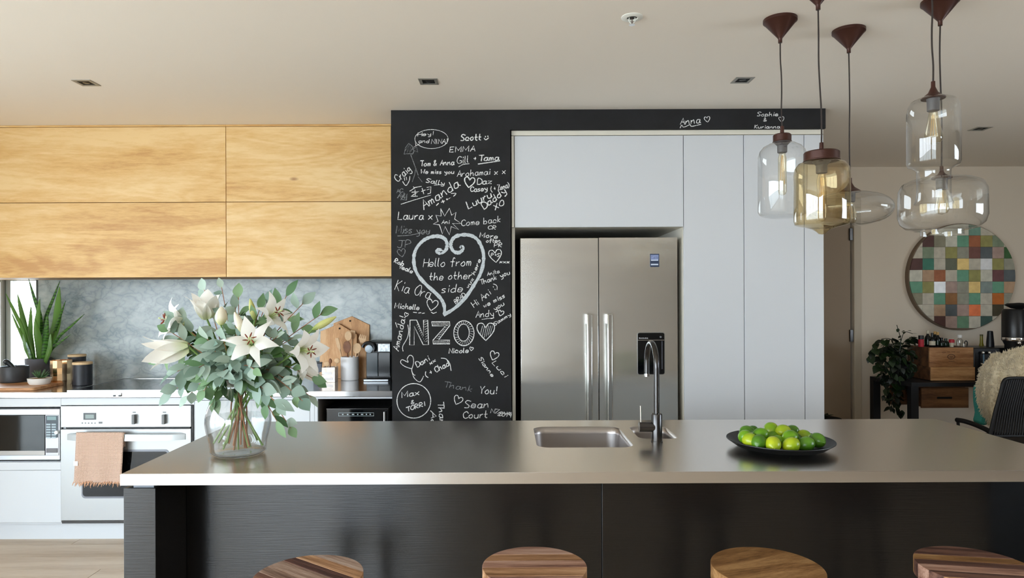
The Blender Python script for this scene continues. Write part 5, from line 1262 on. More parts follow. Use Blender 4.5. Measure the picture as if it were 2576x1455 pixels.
# patterned cushion edge
cu = thing('striped_cushion', 'teal, orange and red patterned cushion under the sheepskin on the chair', 'cushion', at(2470, 1020, 4.85))
cb_ = MB(); pts = catmull([at(x, y, 4.80) for x, y in ((2458,972),(2456,1010),(2460,1040),(2456,1062),(2472,1068),(2482,1050),(2490,1020),(2488,985),(2478,965))], 3, closed=True)[:-1]
cb_.prism([(p.x, p.z) for p in pts][::-1], 4.76, 4.84, 'y')
def cushmat():
    m, nt, N, L, P = newmat('cushion_pattern')
    t = N.new('ShaderNodeTexCoord'); sp_x = N.new('ShaderNodeSeparateXYZ'); L.new(t.outputs['Object'], sp_x.inputs[0])
    n = N.new('ShaderNodeTexNoise'); n.inputs['Scale'].default_value = 10; L.new(t.outputs['Object'], n.inputs['Vector'])
    a = N.new('ShaderNodeMath'); a.operation = 'MULTIPLY_ADD'; a.inputs[1].default_value = .06; L.new(n.outputs['Fac'], a.inputs[0]); L.new(sp_x.outputs['X'], a.inputs[2])
    r = N.new('ShaderNodeValToRGB'); L.new(a.outputs[0], r.inputs[0]); r.color_ramp.interpolation = 'CONSTANT'; e = r.color_ramp.elements
    e[0].position = 0; e[0].color = lin(60,150,138); e[1].position = .9; e[1].color = lin(60,150,138)
    for p_, c in ((.010,(40,44,48)),(.016,(226,96,40)),(.027,(190,40,50)),(.034,(235,235,235)),(.040,(150,30,60))): q = e.new(p_); q.color = lin(c)
    L.new(r.outputs[0], P.inputs['Base Color']); P.inputs['Roughness'].default_value = .9; return m
obj('cover', cb_, cushmat(), cu, world=True, bev=.01)
# sheepskin
sk_ = thing('sheepskin', 'cream long-haired sheepskin draped over the chair behind', 'sheepskin', at(2520, 960, 4.80))
fur = mat('cream_fur', (232,218,188), .95, var=.12, vscale=7, sheen=.4)
nu, nv = 22, 20; base = []
hideL = [(2498,900),(2474,918),(2462,945),(2457,975),(2462,1010),(2474,1040),(2490,1062)]
hideR = [(2600,890),(2640,900),(2680,930),(2690,975),(2600,1010),(2530,1040),(2502,1070)]
hl = catmull([at(x, y, 4.78) for x, y in hideL], 4); hr = catmull([at(x, y, 4.70) for x, y in hideR], 4)
mb = MB(); NR = len(hl); NC = 14
for i in range(NR):
    for j in range(NC+1):
        u = j/NC; p = hl[i].lerp(hr[i], u); p = p + Vector((0, -.10*math.sin(PI*u), .05*math.sin(PI*u)*(1-i/NR)))
        mb.v.append(p)
for i in range(NR-1):
    for j in range(NC): a = i*(NC+1)+j; mb.f.append((a, a+NC+1, a+NC+2, a+1))
obj('hide', mb, fur, sk_, world=True, solid=.012, ang=80)
tuft = MB(); rn = random.Random(5)
for k in range(7000):
    i = rn.uniform(0, NR-1.001); j = rn.uniform(0, NC-.001); i0, j0 = int(i), int(j)
    if rn.random() < .18: j0 = rn.choice((0, 0, 1)); j = j0
    if rn.random() < .10: i0 = 0; i = 0
    p = mb.v[i0*(NC+1)+j0].lerp(mb.v[(i0+1)*(NC+1)+j0+1], (i-i0+j-j0)/2) + Vector((rn.uniform(-.008,.008), 0, rn.uniform(-.008,.008)))
    dv = Vector((rn.uniform(-.6,.3)-(.5 if j0 < 2 else 0), rn.uniform(-1,-.3), rn.uniform(-.5,.9)-(i0/NR)*.7+(.7 if i0 < 2 else 0))).normalized()
    L_ = rn.uniform(.022,.045); s_ = dv.orthogonal().normalized()*.0032; s2 = dv.cross(s_)
    q = p+dv*L_*.55+Vector((0,0,-.003)); e_ = p+dv*L_+Vector((0,0,-.012*rn.random()))
    tuft.add([p+s_, p-s_*.5+s2*.8, p-s_*.5-s2*.8, q+s_*.9, q-s_*.45+s2*.7, q-s_*.45-s2*.7, e_], [(0,1,4,3),(1,2,5,4),(2,0,3,5),(3,4,6),(4,5,6),(5,3,6)])
f_ = obj('fleece', tuft, fur, sk_, world=True, smooth=True); f_['kind'] = 'stuff'
# ============================================================ FLOWERS IN THE VASE
def petalmat(name, c, c2):
    m, nt, N, L, P = newmat(name)
    lw = N.new('ShaderNodeTexCoord'); g_ = N.new('ShaderNodeSeparateXYZ'); L.new(lw.outputs['UV'], g_.inputs[0])
    r = N.new('ShaderNodeValToRGB'); L.new(g_.outputs['X'], r.inputs[0]); e = r.color_ramp.elements
    e[0].position = 0; e[0].color = lin(c2); e[1].position = .35; e[1].color = lin(c)
    L.new(r.outputs[0], P.inputs['Base Color']); P.inputs['Roughness'].default_value = .5; P.inputs['Specular IOR Level'].default_value = .3
    tl = N.new('ShaderNodeBsdfTranslucent'); mx = N.new('ShaderNodeMixShader'); mx.inputs[0].default_value = .25
    L.new(r.outputs[0], tl.inputs['Color']); L.new(P.outputs[0], mx.inputs[1]); L.new(tl.outputs[0], mx.inputs[2]); L.new(mx.outputs[0], N['Material Output'].inputs['Surface'])
    return m
PW_ = petalmat('lily_petal_white', (250,248,243), (214,222,176)); BG_ = petalmat('lily_bud_green', (206,206,134), (136,160,84)); BW_ = petalmat('lily_bud_white', (240,232,212), (200,206,140))
STM = mat('lily_stem_green', (108,140,72), .5); TWG = mat('eucalyptus_twig', (134,92,64), .6, var=.2, vscale=20); FIL = mat('filament_pale_green', (196,210,150), .5); ANT = mat('anther_rust', (120,52,30), .8)
BRN = mat('stem_brown', (150,100,70), .6, var=.25, vscale=30)
def petal_mesh(L_, W_, op, rec, twist=0, nu=9, nw=4):
    """petal in the plane x = along the flower axis, z = outwards; y across"""
    V = []; Fc = []; UV = []
    for i in range(nu+1):
        s = i/nu
        axl = L_*(s*(1-.30*op) - rec*.42*op*s**4); rad = .006 + L_*op*(.10*s + .62*s*s) + L_*rec*.10*op*s**5
        w_ = W_*(math.sin(PI*min(1, (.06+.94*s)**.75))**.8)+.0004
        if i == nu: w_ = .0006
        for k in range(-nw//2, nw//2+1):
            u = k/(nw/2); cup = (u*u)*w_*(.55-.35*s)
            V.append(Vector((axl, u*w_, rad + -cup*(1 if False else -1)*.8 + .002*math.sin(s*9+u*3)*abs(u)))); UV.append((s, u))
    c = nw+1
    for i in range(nu):
        for k in range(nw): a = i*c+k; Fc.append((a, a+c, a+c+1, a+1))
    return V, Fc, UV
def mk_petal(name, V, Fc, UV, mt, parent, Mx):
    mb = MB(); mb.v = [Mx @ v for v in V]; mb.f = Fc
    o = obj(name, mb, mt, parent, world=True, ang=80)
    uv = o.data.uv_layers.new(name='uv')
    for l in o.data.loops: s, u = UV[l.vertex_index]; uv.data[l.index].uv = (s, u*.5+.5)
    return o
def stem_pts(head, base, neckpx, sag=0.0):
    nk = at(neckpx, 985, vY) ; nk = Vector((nk.x, vY + (head.y-vY)*.15, nk.z))
    return catmull([base, base.lerp(nk, .55), nk, nk.lerp(head, .5)+Vector((0,0,sag)), head], 5)
def lily(label, px, py, d, dirv, L_, op, rec=.6, W_=None, roll=0, basepx=600, neck=600, stamens=True, mt=None, n=6, half=None):
    head = at(px, py, d); a_ = Vector(dirv).normalized()
    by_ = vY + random.uniform(-.03,.03); base = Vector((vX+(ax(basepx,1130,vY)-vX)*1.1+random.uniform(-.02,.02), by_, IZ+.016+random.uniform(0,.03)))
    t = thing('lily', label, 'flower', base, group='white lilies in the glass vase')
    sp = stem_pts(head, base, neck, .01)
    obj('stem', MB().tube(sp, .0036, 7), STM, t, world=True)
    Q = a_.to_track_quat('X', 'Z').to_matrix().to_4x4()
    W_ = W_ or L_*.20
    for k in range(n):
        inner = k % 2 == 0
        V, Fc, UV = petal_mesh(L_*(1.0 if inner else .96), W_*(1.18 if inner else .82), op*(1 if inner else 1.08), rec)
        Mx = Matrix.Translation(head) @ Q @ Matrix.Rotation(roll + k*PI/3 + random.uniform(-.12,.12), 4, 'X')
        mk_petal('petal', V, Fc, UV, mt or PW_, t, Mx)
    if stamens:
        for k in range(6):
            ang = roll + .5 + k*PI/3; Mx = Matrix.Translation(head) @ Q @ Matrix.Rotation(ang, 4, 'X')
            r_ = .10+.22*op; p_ = [Mx @ Vector((L_*s, 0, .003+L_*r_*s*s)) for s in (0,.2,.4,.56)]
            so = obj('stamen', MB().tube(p_, .0011, 5), FIL, t, world=True)
            e_ = p_[-1]; tv = (Mx.to_3x3() @ Vector((.3,.2,.9))).normalized()
            obj('anther', MB().tube([e_-tv*.009, e_, e_+tv*.009], [.0012,.0026,.0012], 6), ANT, so, world=True)
        obj('pistil', MB().tube([head, head+a_*L_*.35, head+a_*L_*.66], [.0022,.0016,.0014], 6).blob(head+a_*L_*.67, .0035,.0035,.0028), FIL, t, world=True)
    return t
def bud(label, px, py, px2, py2, d, r_, mt, basepx=600, neck=600):
    p0, p1 = at(px, py, d), at(px2, py2, d+.01)
    base = Vector((ax(basepx,1130,vY), vY+random.uniform(-.04,.04), IZ+.016))
    t = thing('lily_bud', label, 'flower', base, group='closed lily buds in the glass vase')
    obj('stem', MB().tube(stem_pts(p0, base, neck), .003, 7), STM, t, world=True)
    dv = (p1-p0); L_ = dv.length; Q = Matrix.Translation(p0) @ dv.to_track_quat('X', 'Z').to_matrix().to_4x4()
    for k in range(3):
        V = []; Fc = []; UV = []; nu, nw = 10, 4
        for i in range(nu+1):
            s = i/nu; rr_ = r_*max(.03, math.sin(PI*(.04+.93*s)**.85))**.75
            for j in range(nw+1):
                a = (j/nw-.5)*(2*PI/3+.25); V.append(Vector((L_*s, rr_*math.sin(a), rr_*math.cos(a)*(1+.05*math.cos(a*3))))); UV.append((s, j/nw*2-1))
        for i in range(nu):
            for j in range(nw): a = i*(nw+1)+j; Fc.append((a, a+nw+1, a+nw+2, a+1))
        mk_petal('petal', V, Fc, UV, mt, t, Q @ Matrix.Rotation(k*2*PI/3+.4, 4, 'X'))
random.seed(21)
lily('large white lily seen from the side, pointing left at the far left', 474, 872, 2.34, (-1,-.22,-.16), .165, .44, .15, W_=.030, roll=.1, basepx=655, neck=585)
lily('white lily facing up to the left, second from the left', 462, 815, 2.38, (-.7,-.55,.25), .12, .85, .8, roll=.3, basepx=640, neck=590)
lily('large white lily opening upwards at the top left', 520, 802, 2.42, (.0,-.28,1), .125, .62, .25, W_=.030, roll=.15, basepx=630, neck=592, stamens=False)
lily('white lily facing the room at the centre of the bouquet', 634, 866, 2.27, (.16,-.72,.30), .098, 1.12, .75, W_=.022, roll=.35, basepx=585, neck=605)
lily('pale lily facing right, upper right of centre', 676, 800, 2.40, (.75,-.45,.35), .105, .95, .6, roll=.2, basepx=560, neck=615)
lily('white lily with rust-brown stamens at the right side', 752, 880, 2.33, (.80,-.55,-.05), .115, .85, .55, W_=.027, roll=.5, basepx=548, neck=630)
lily('translucent pale lily hanging down behind the right one', 762, 905, 2.42, (.35,-.15,-.95), .105, .55, .3, W_=.026, roll=.2, basepx=570, neck=640, stamens=False)
bud('fat closed creamy white bud at the upper left of the bouquet', 556, 818, 557, 772, 2.30, .0195, BW_, 620, 596)
bud('upright yellow-green bud at the top centre', 641, 806, 629, 752, 2.36, .0115, BG_, 590, 606)
bud('slender pale bud leaning left above the central lily', 612, 838, 590, 786, 2.28, .0140, BW_, 600, 602)
bud('pale green bud pointing up right at the right edge', 786, 830, 846, 797, 2.36, .0125, BG_, 560, 632)

def eucmat(name, c0, c1):
    m, nt, N, L, P = newmat(name)
    t = N.new('ShaderNodeTexCoord'); n = N.new('ShaderNodeTexNoise'); n.inputs['Scale'].default_value = 5; oi = N.new('ShaderNodeObjectInfo')
    r = N.new('ShaderNodeValToRGB'); L.new(oi.outputs['Random'], r.inputs[0]); r.color_ramp.elements[0].color = lin(c0); r.color_ramp.elements[1].color = lin(c1)
    L.new(r.outputs[0], P.inputs['Base Color']); P.inputs['Roughness'].default_value = .55; P.inputs['Specular IOR Level'].default_value = .35
    tl = N.new('ShaderNodeBsdfTranslucent'); mx = N.new('ShaderNodeMixShader'); mx.inputs[0].default_value = .18
    L.new(r.outputs[0], tl.inputs['Color']); L.new(P.outputs[0], mx.inputs[1]); L.new(tl.outputs[0], mx.inputs[2]); L.new(mx.outputs[0], N['Material Output'].inputs['Surface'])
    return m
E1 = eucmat('eucalyptus_grey', (112,138,124), (172,190,176)); E2 = eucmat('eucalyptus_green', (78,114,74), (128,158,116)); E3 = eucmat('foliage_deep_green', (34,60,24), (64,96,42))
def euc(nm, mt, L_, W_, **k): return leafdata(nm, mt, L_, W_, n=8, **k)
S1 = [euc('leaf', E1, .066, .0195, bend=.25), euc('leaf', E1, .058, .0235, bend=.4), euc('leaf', E1, .078, .0175, bend=.5)]
S2 = [euc('leaf', E2, .076, .0165, bend=.3), euc('leaf', E2, .062, .021, bend=.5)]
S3 = [euc('leaf', E3, .085, .021, bend=.4), euc('leaf', E3, .070, .019, bend=.2)]
rn = random.Random(44)
twigs = [ # tip px, distance, set, leaves, size, droop, group
 ((512,722),2.46,0,8,.9,'up'),((556,716),2.44,0,8,.85,'up'),((600,742),2.46,1,8,.9,'up'),((592,770),2.38,0,8,.8,'up'),((725,738),2.44,1,7,.95,'up'),((672,756),2.46,0,8,.9,'up'),((768,758),2.42,0,8,1.0,'up'),((815,786),2.40,1,8,1.05,'up'),((655,772),2.36,1,7,.8,'up'),
 ((418,828),2.33,0,9,1.0,'left'),((440,800),2.36,0,9,1.0,'left'),((405,905),2.40,1,8,.9,'left'),((432,942),2.34,0,9,1.05,'left'),((428,990),2.40,0,9,1.0,'left'),((470,1000),2.36,0,8,1.0,'left'),((512,985),2.32,1,8,.95,'left'),((538,1006),2.36,1,8,.9,'left'),
 ((735,1082),2.36,1,8,.85,'right'),((700,1066),2.33,1,8,.9,'right'),((784,1000),2.36,0,9,.95,'right'),((762,1010),2.30,0,9,1.0,'right'),((702,1022),2.28,0,8,1.05,'right'),((805,962),2.40,1,8,.95,'right'),((742,970),2.34,0,9,1.0,'right'),
 ((520,850),2.26,0,10,1.0,'mid'),((560,850),2.24,0,10,1.0,'mid'),((590,905),2.22,0,10,1.05,'mid'),((640,930),2.24,0,9,1.0,'mid'),((500,925),2.26,0,10,1.05,'mid'),((700,845),2.30,0,10,.9,'mid'),((738,850),2.34,0,10,.9,'mid'),((555,950),2.24,0,9,1.0,'mid'),((690,890),2.28,2,8,.9,'mid'),((600,860),2.40,2,10,1.0,'mid'),((660,880),2.42,2,10,1.0,'mid'),((540,880),2.42,2,10,1.0,'mid'),((700,930),2.40,2,9,1.0,'mid'),((625,950),2.32,2,9,1.0,'mid'),((560,968),2.36,2,8,.9,'mid'),((640,972),2.34,2,8,.9,'mid'),((600,955),2.28,0,8,.95,'mid'),((672,958),2.32,0,9,1.0,'mid'),((530,945),2.34,1,9,1.0,'mid'),((610,820),2.42,2,11,1.0,'mid'),((480,860),2.40,2,10,1.0,'mid'),((740,900),2.42,2,10,1.0,'mid')]
LAB = {'up': ('eucalyptus branch rising at the top of the lily bouquet', 'upper eucalyptus branches of the bouquet'), 'left': ('eucalyptus branch reaching out to the left of the bouquet', 'left-hand eucalyptus branches of the bouquet'),
       'right': ('eucalyptus branch drooping down to the right of the vase', 'right-hand drooping eucalyptus branches'), 'mid': ('leafy eucalyptus branch packed into the middle of the bouquet', 'middle eucalyptus branches of the bouquet')}
TIPS = ['curling over the top lily at the highest point','tip just right of the highest point','tip between the fat bud and the green bud','tip just above the fat creamy bud','tip standing up at the top right of centre','tip just right of the green bud','tip rising above the right half','tip overlapping the wooden board at the far right','tip close behind the green bud',
 'tip below the upper left lily','tip between the two left lilies','tip just above the big side lily','tip under the big side lily','tip lowest at the far left','tip hanging over the oven top left','tip hanging left of the vase neck','tip hanging nearest left of the vase neck',
 'tip lowest of all, right of the vase','tip hanging against the vase shoulder','tip drooping furthest right over the bench edge','tip hanging right below the right lily','tip hanging close right of the vase neck','tip reaching right under the hanging lily','tip below and left of the right lily']
for ti, ((tx, ty), dd, st, nl, sz_, grp) in enumerate(twigs):
    tip = at(tx, ty, dd); side = (tx-600)/250
    ba = rn.uniform(0, 2*PI); br = rn.uniform(.02, .078)
    base = Vector((vX + br*math.cos(ba) - side*.012, vY + br*.8*math.sin(ba), IZ+.016+rn.uniform(0,.05)*(br < .06)))
    if grp == 'mid' or ti % 2: base = Vector((vX + rn.uniform(-.03,.03), vY+rn.uniform(-.03,.03), IZ+.225))
    nk = Vector((vX+side*.030+rn.uniform(-.015,.015), vY+(dd-vY)*.12+rn.uniform(-.02,.02), IZ+.262))
    dist = (tip-nk)
    mid = nk.lerp(tip, .5) + Vector((-side*.01, -.01, .030+.035*abs(side) if ty > 850 else .01))
    P_ = catmull([base, base.lerp(nk, .5), nk, mid, tip], 7)
    lab, gg_ = LAB[grp]
    if ti < len(TIPS): lab = 'eucalyptus branch of the bouquet, ' + TIPS[ti]
    t = thing('eucalyptus_branch', lab, 'branch', base, group=gg_)
    obj('twig', MB().tube(P_, [.0032-.0020*i/(len(P_)-1) for i in range(len(P_))], 6), (BRN if st != 2 else STM), t, world=True)
    i0 = 15
    nl = int(nl*1.25)
    for k in range(nl):
        f = (k+.5)/nl; i = min(len(P_)-2, int(i0+(len(P_)-1-i0)*(.06+.94*f))); tg = (P_[i+1]-P_[i]).normalized()
        sd = 1 if k % 2 else -1
        lat = tg.cross(Vector((rn.uniform(-.4,.4), -1, rn.uniform(-.4,.4)))).normalized()*sd
        dv = tg*rn.uniform(.35,.9) + lat*rn.uniform(.5,1.0) + Vector((0, rn.uniform(-.7,.15), -.35 if ty > 830 else 0))
        if k == nl-1: dv = tg + Vector((0,-.2,-.1))
        up = Vector((rn.uniform(-.5,.5), -1, rn.uniform(.0,.9)))
        linkmesh('leaf', rn.choice((S1,S2,S3)[st if rn.random() > .18 else rn.choice((0,1))]), t, P_[i], dv, rn.uniform(-.5,.5), sz_*rn.uniform(.72,1.08), up)

# ============================================================ CHALK WRITING
GL = {'a':'47 17 04 13 33 47;47 44 53','b':'0b 03;05 27 45 33 03','c':'45 37 17 05 04 13 33 43','d':'46 27 05 13 33 45;4b 43','e':'05 25 45 46 37 17 05 04 13 33 44','f':'4a 3b 2a 22;07 47','g':'46 27 05 14 34 46;47 41 20 01','h':'0b 03;05 27 37 43','i':'17 13;19 1a','k':'0b 03;37 05 33',
 'l':'0b 04 13','m':'07 03;05 17 26 23;25 37 46 43','n':'07 03;05 27 37 43','o':'27 05 13 33 45 37 27','p':'07 00;06 27 45 33 04','q':'46 27 05 13 34 46;47 40','r':'07 03;05 27 37','s':'37 17 06 25 34 23 03','t':'1b 14 23 33;07 37','u':'07 04 13 33 45;47 43','v':'07 23 47','w':'07 13 26 33 47','x':'07 43;47 03','y':'07 24 44;47 41 10','z':'07 47 03 43',
 'A':'03 3b 53;16 46','B':'03 0b 3b 48 07;07 46 43 03','C':'59 3b 09 05 23 54','D':'03 0b 3b 58 55 33 03','E':'4b 0b 03 43;07 37','G':'5a 2b 08 05 23 54 56 36','H':'0b 03;5b 53;07 57','I':'1b 13','J':'0b 5b;3b 34 13 04','K':'0b 03;4b 07 43','L':'0b 03 43','M':'03 0b 35 6b 63','N':'03 0b 53 5b','O':'2b 08 05 23 44 58 4b 2b','P':'03 0b 3b 48 06','R':'03 0b 3b 48 07 43','S':'5a 2b 09 27 45 33 03','T':'0b 5b;3b 33','V':'0b 33 5b','W':'0b 13 37 53 6b','X':'0b 43;4b 03','Y':'0b 27 5b;27 23','Z':'0b 5b 03 53',
 '0':'2b 08 05 23 44 58 4b 2b','1':'19 2b 23','2':'09 2b 49 03 43','9':'49 2b 09 27 48;49 43','(':'2b 08 05 22','<':'2b 08 05 22',')':'0b 28 25 02','+':'17 47;39 35','&':'43 09 2b 29 04 23 46','!':'1b 16;13 14',':':'18 19;14 15','.':'13 14','~':'05 25'}
STR = set('A E F H I K L M N T V W X Y Z k t v w x z + !'.split())
WID = {'i':3,'l':3,'I':4,'r':5,'t':5,'m':6,'M':8,'W':8,'!':3,':':3,' ':4,'.':3,'1':4,'f':6,'s':5}
strokes = []
def smooth_px(pts, n=4, closed=False): return [(v.x, v.y) for v in catmull([Vector((x, y, 0)) for x, y in pts], n, closed)]
class Ink:
    def __init__(s): s.st = []
    def line(s, pts, w=1.7, curve=False, closed=False):
        if curve: pts = smooth_px(pts, 5, closed)
        elif closed: pts = list(pts)+[pts[0]]
        s.st.append((pts, w)); return s
    def text(s, px, py, h, rot, txt, length, w=1.7, slant=.12, jit=.35):
        tw_ = sum(WID.get(c, 6) for c in txt)-1; kx = length/tw_; ky = h/8.0; c_, s_ = math.cos(math.radians(rot)), math.sin(math.radians(rot))
        x0 = 0; rj = random.Random(txt+str(px))
        for ch_ in txt:
            if ch_ in GL:
                dy = rj.uniform(-jit, jit)
                for st in GL[ch_].split(';'):
                    pts = []
                    for tk in st.split():
                        gx, gy = int(tk[0]), int(tk[1], 16)-3
                        X = (x0+gx+slant*gy+rj.uniform(-.12,.12))*kx; Y = (gy+dy+rj.uniform(-.12,.12))*ky
                        pts.append((px+X*c_-Y*s_*1.0, py-X*s_-Y*c_))
                    s.line(pts, w, curve=(ch_ not in STR and len(pts) > 2))
            x0 += WID.get(ch_, 6)
        return s
    def heart(s, cx, cy, r, rot=0, w=1.7):
        P_ = [(0,-.35),(.35,-.85),(.85,-.8),(1,-.3),(.7,.35),(0,1.1),(-.7,.35),(-1,-.3),(-.85,-.8),(-.35,-.85),(0,-.35)]
        c_, s_ = math.cos(math.radians(rot)), math.sin(math.radians(rot)); q = [(cx+(x*c_+y*s_)*r, cy+(-x*s_+y*c_)*r) for x, y in P_]
        s.line(smooth_px(q[:6], 4)+smooth_px(q[5:], 4)[1:], w); return s
    def ell(s, cx, cy, rx, ry, w=1.7, n=28): return s.line([(cx+rx*math.cos(2*PI*k/n), cy+ry*math.sin(2*PI*k/n)) for k in range(n+1)], w)
    def build(s, label, mt='chalk'):
        mb = MB(); yy = YC-.0005
        for si, (pts, w) in enumerate(s.st):
            yy = YC-.0004-.00012*(si % 8)
            pts = [p for i, p in enumerate(pts) if i == 0 or (abs(p[0]-pts[i-1][0])+abs(p[1]-pts[i-1][1])) > .05]
            if len(pts) < 2: continue
            n = len(pts); b0 = len(mb.v); rj = random.Random(int(pts[0][0]*10))
            for i, (x, y) in enumerate(pts):
                a = pts[max(0, i-1)]; b = pts[min(n-1, i+1)]; dx, dy = b[0]-a[0], b[1]-a[1]; l = math.hypot(dx, dy) or 1
                hw = w*.5*(1+rj.uniform(-.22,.22)); nx_, ny_ = -dy/l*hw, dx/l*hw
                ex = (dx/l*hw*.6 if i == n-1 else -dx/l*hw*.6 if i == 0 else 0); ey = (dy/l*hw*.6 if i == n-1 else -dy/l*hw*.6 if i == 0 else 0)
                mb.v += [at(x+nx_+ex, y+ny_+ey, yy), at(x-nx_+ex, y-ny_+ey, yy)]
            for i in range(n-1): q = b0+i*2; mb.f.append((q, q+1, q+3, q+2))
        o = obj('chalk_writing', mb, M[mt], board, world=True, smooth=False); o['label'] = label
        return o
Ink().ell(1085.5,350,42,24,1.3).line([(1045,357),(1046,367),(1040,371),(1052,364),(1056,362)],1.3).text(1050.5,343,9,4,'Hey!',41,1.4).text(1053,359,9,-2,'and',27,1.4).text(1085,362,11,2,'NINA!',41,1.5).build('chalk speech bubble near the top of the column')
Ink().line([(1016.5,388),(1020,372),(1028,361),(1037,368),(1041.5,381),(1039,387),(1023,387)],1.5,closed=True).line([(1019,380),(1030,364),(1024,384),(1034,368),(1030,386),(1037,374)],1.1).line([(1037,377),(1048,370),(1051,383),(1042,379),(1036,390)],1.1).line([(1033,389),(1046,424),(1052,441)],1.4).line([(1046,424),(1043,440),(1037,458)],1.2).line([(1052,445),(1062,458)],1.2).build('chalk stick figure under the speech bubble', 'chalkfaint')
Ink().text(1159.5,354,15,2,'Scott',52,2.4).line([(1221,343),(1221.5,345)],2.4).line([(1227,342),(1227.5,344)],2.4).line([(1218,348),(1222,352),(1229,347)],2.2,True).build('bold chalk name with a smile at the top right')
Ink().text(1131,383,13,3,'EMMA',64,2.0).build('chalk name in capitals under the top right name')
Ink().text(1057,418,13,2,'Tom & Anna',86,1.9).build('two chalk names joined by an ampersand')
Ink().text(1150,411,17,4,'Gill',30,1.6).line([(1154,420),(1165,414),(1180,412)],1.5,True).build('thin underlined chalk name')
Ink().text(1190,405,12,0,'+',8,2.2).text(1204,405,14,2,'Tama',52,2.2).line([(1203,413),(1230,409),(1257,405)],2.2).build('bold chalk name after a plus sign')
Ink().text(1058.6,437,10,0,'We miss you',84,1.7).build('small chalk message on the left')
Ink().text(1150,444,15,3,'Arohamai x x',123,1.6).build('long chalk word with two kisses')
Ink().text(1001,458,18,42,'Craig',46,1.7).line([(1017,447),(1018,454)],1.5).line([(1022,446),(1023,453)],1.5).line([(1013,457),(1021,467),(1029,456),(1031,444)],1.7,True).build('slanted chalk name with a smiling face at the left edge')
Ink().text(1071,459,10,-8,'Sally',48,1.7).line([(1092,466),(1118,464)],1.6).build('small underlined chalk name')
Ink().heart(1181,458,13,-8,2.6).build('bold chalk heart outline')
Ink().text(1200.6,464,14,2,'Daz',38,2.0).text(1184,483,12,5,'Casey',43,2.0).text(1236,483,13,14,'(+ Zena)',50,1.8).build('chalk names beside the bold heart')
Ink().text(1066,527,22,33,'Amanda',110,2.1).line([(1098,517),(1103,512)],2.4).line([(1110,509),(1118,506)],2.2).line([(1113,504),(1116,511)],2).line([(1124,502),(1133,496),(1127,500)],4.0).line([(1135,487),(1147,487),(1141,494)],2.2,True).build('large slanted chalk name with dashes below')
Ink().text(1179,526,18,28,'Luuru',68,2.3).text(1218,527,16,38,'Daddy',72,2.3).text(1246,529,12,32,'XO',28,2.0).build('slanted bold chalk words at the right edge')
c0x, c0y = 1030, 474
Ink().line([(1031,481),(1036,478),(1044,472),(1060,469)],1.8).line([(1040,470),(1043,474)],1.6).line([(1036,484),(1054,482),(1040,490),(1034,494),(1050,494)],1.8).line([(1044,478),(1045,492)],1.6).line([(1062,474),(1066,488)],1.7).line([(1060,482),(1070,478)],1.6).line([(1074,472),(1084,470),(1083,486),(1076,488)],1.8).line([(1074,478),(1080,476)],1.4).line([(1009,514),(1040,504),(1084,491)],1.3).build('chalk ideograms underlined by a long stroke')
Ink().line([(1000,498),(1008,486),(1012,496),(1016,484),(1018,500),(1024,488),(1022,504),(1012,502),(1004,492),(1020,498),(1008,504),(1018,488)],2.6).text(998,486,9,10,'AC',16,1.6).build('smudged chalk patch at the left edge', 'chalkfaint')
Ink().text(1001,552,19,0,'Laura x',88,1.9).build('chalk name with a kiss left of the flower')
fl_ = [(585,115),(630,200),(685,110),(710,190),(760,155),(745,235),(820,285),(720,285),(790,355),(705,320),(685,415),(635,320),(605,405),(570,300),(500,290),(555,260),(530,190),(590,200)]
Ink().line([(980+x/4.547, 500+y/4.547) for x, y in fl_],2.0,closed=True).text(1111,563,9,0,'Ani',20,1.5).build('chalk flower drawn above the big heart')
Ink().text(1161.5,569,15,6,'Come back',101,1.5).text(1228,577,9,0,'CR',20,1.4).build('thin chalk message right of the flower')
Ink().text(996,586,19,-2,'Miss you',86,1.6).line([(1000,594),(1030,592),(1062,586),(1080,583)],1.3,True).line([(1012,588),(1022,574),(1020,588),(1032,576),(1028,588)],1.2).build('faint crossed-out chalk message at the left edge', 'chalkfaint')
Ink().text(1206.6,597,12,-4,'More',46,1.8).text(1223,610,9,0,'often',36,1.7).text(1243,622,10,0,'PR',20,1.6).build('chalk words above the small initials heart')
Ink().text(1000,623,18,0,'JP',34,1.6).heart(1010,636,10,10,1.5).build('chalk initials over a small heart', 'chalkfaint')
Ink().text(991,660,10,-20,'Rob',26,1.9).text(1002,674,11,-22,'Veale',38,1.9).build('slanting chalk name at the left edge')
Ink().text(993,729,26,-14,'Kia Ora',92,1.5).heart(1087,767,14,-12,1.9).line([(1085,786),(1090,789),(1098,786)],1.8).build('large thin chalk greeting with a heart')
Ink().text(993,775,13,-5,'Michelle',62,1.8).line([(1040,786),(1048,787)],1.6).line([(1053,788),(1059,787)],1.6).line([(1062,789),(1068,788)],1.6).build('small chalk name with dashes at the left edge')
def Z2(p): return [(980+x/4.547, 500+y/4.547) for x, y in p]
Ink().line(Z2([(590,598),(572,585),(548,590),(545,612),(575,622),(620,610),(652,570),(655,510),(630,460),(570,432),(490,435),(400,470),(320,550),(280,650),(285,780),(335,890),(425,990),(520,1075),(590,1150),(625,1230),(630,1325)]),8.5,True).line(Z2([(815,560),(825,548),(838,565),(828,595),(790,618),(735,605),(702,550),(705,495),(745,440),(820,415),(920,420),(995,460),(1045,535),(1075,640),(1068,760),(1030,880),(970,980),(900,1090),(820,1185),(730,1265),(628,1325)]),8.5,True).build('big chalk heart outline with curled scrolls', 'chalkheart')
Ink().text(1064.7,672,20,2,'Hello from',121,1.7,.2).text(1080,706,18,3,'the other',108,1.7,.2).text(1111,737,19,4,'side',54,1.7,.2).build('chalk message written inside the big heart')
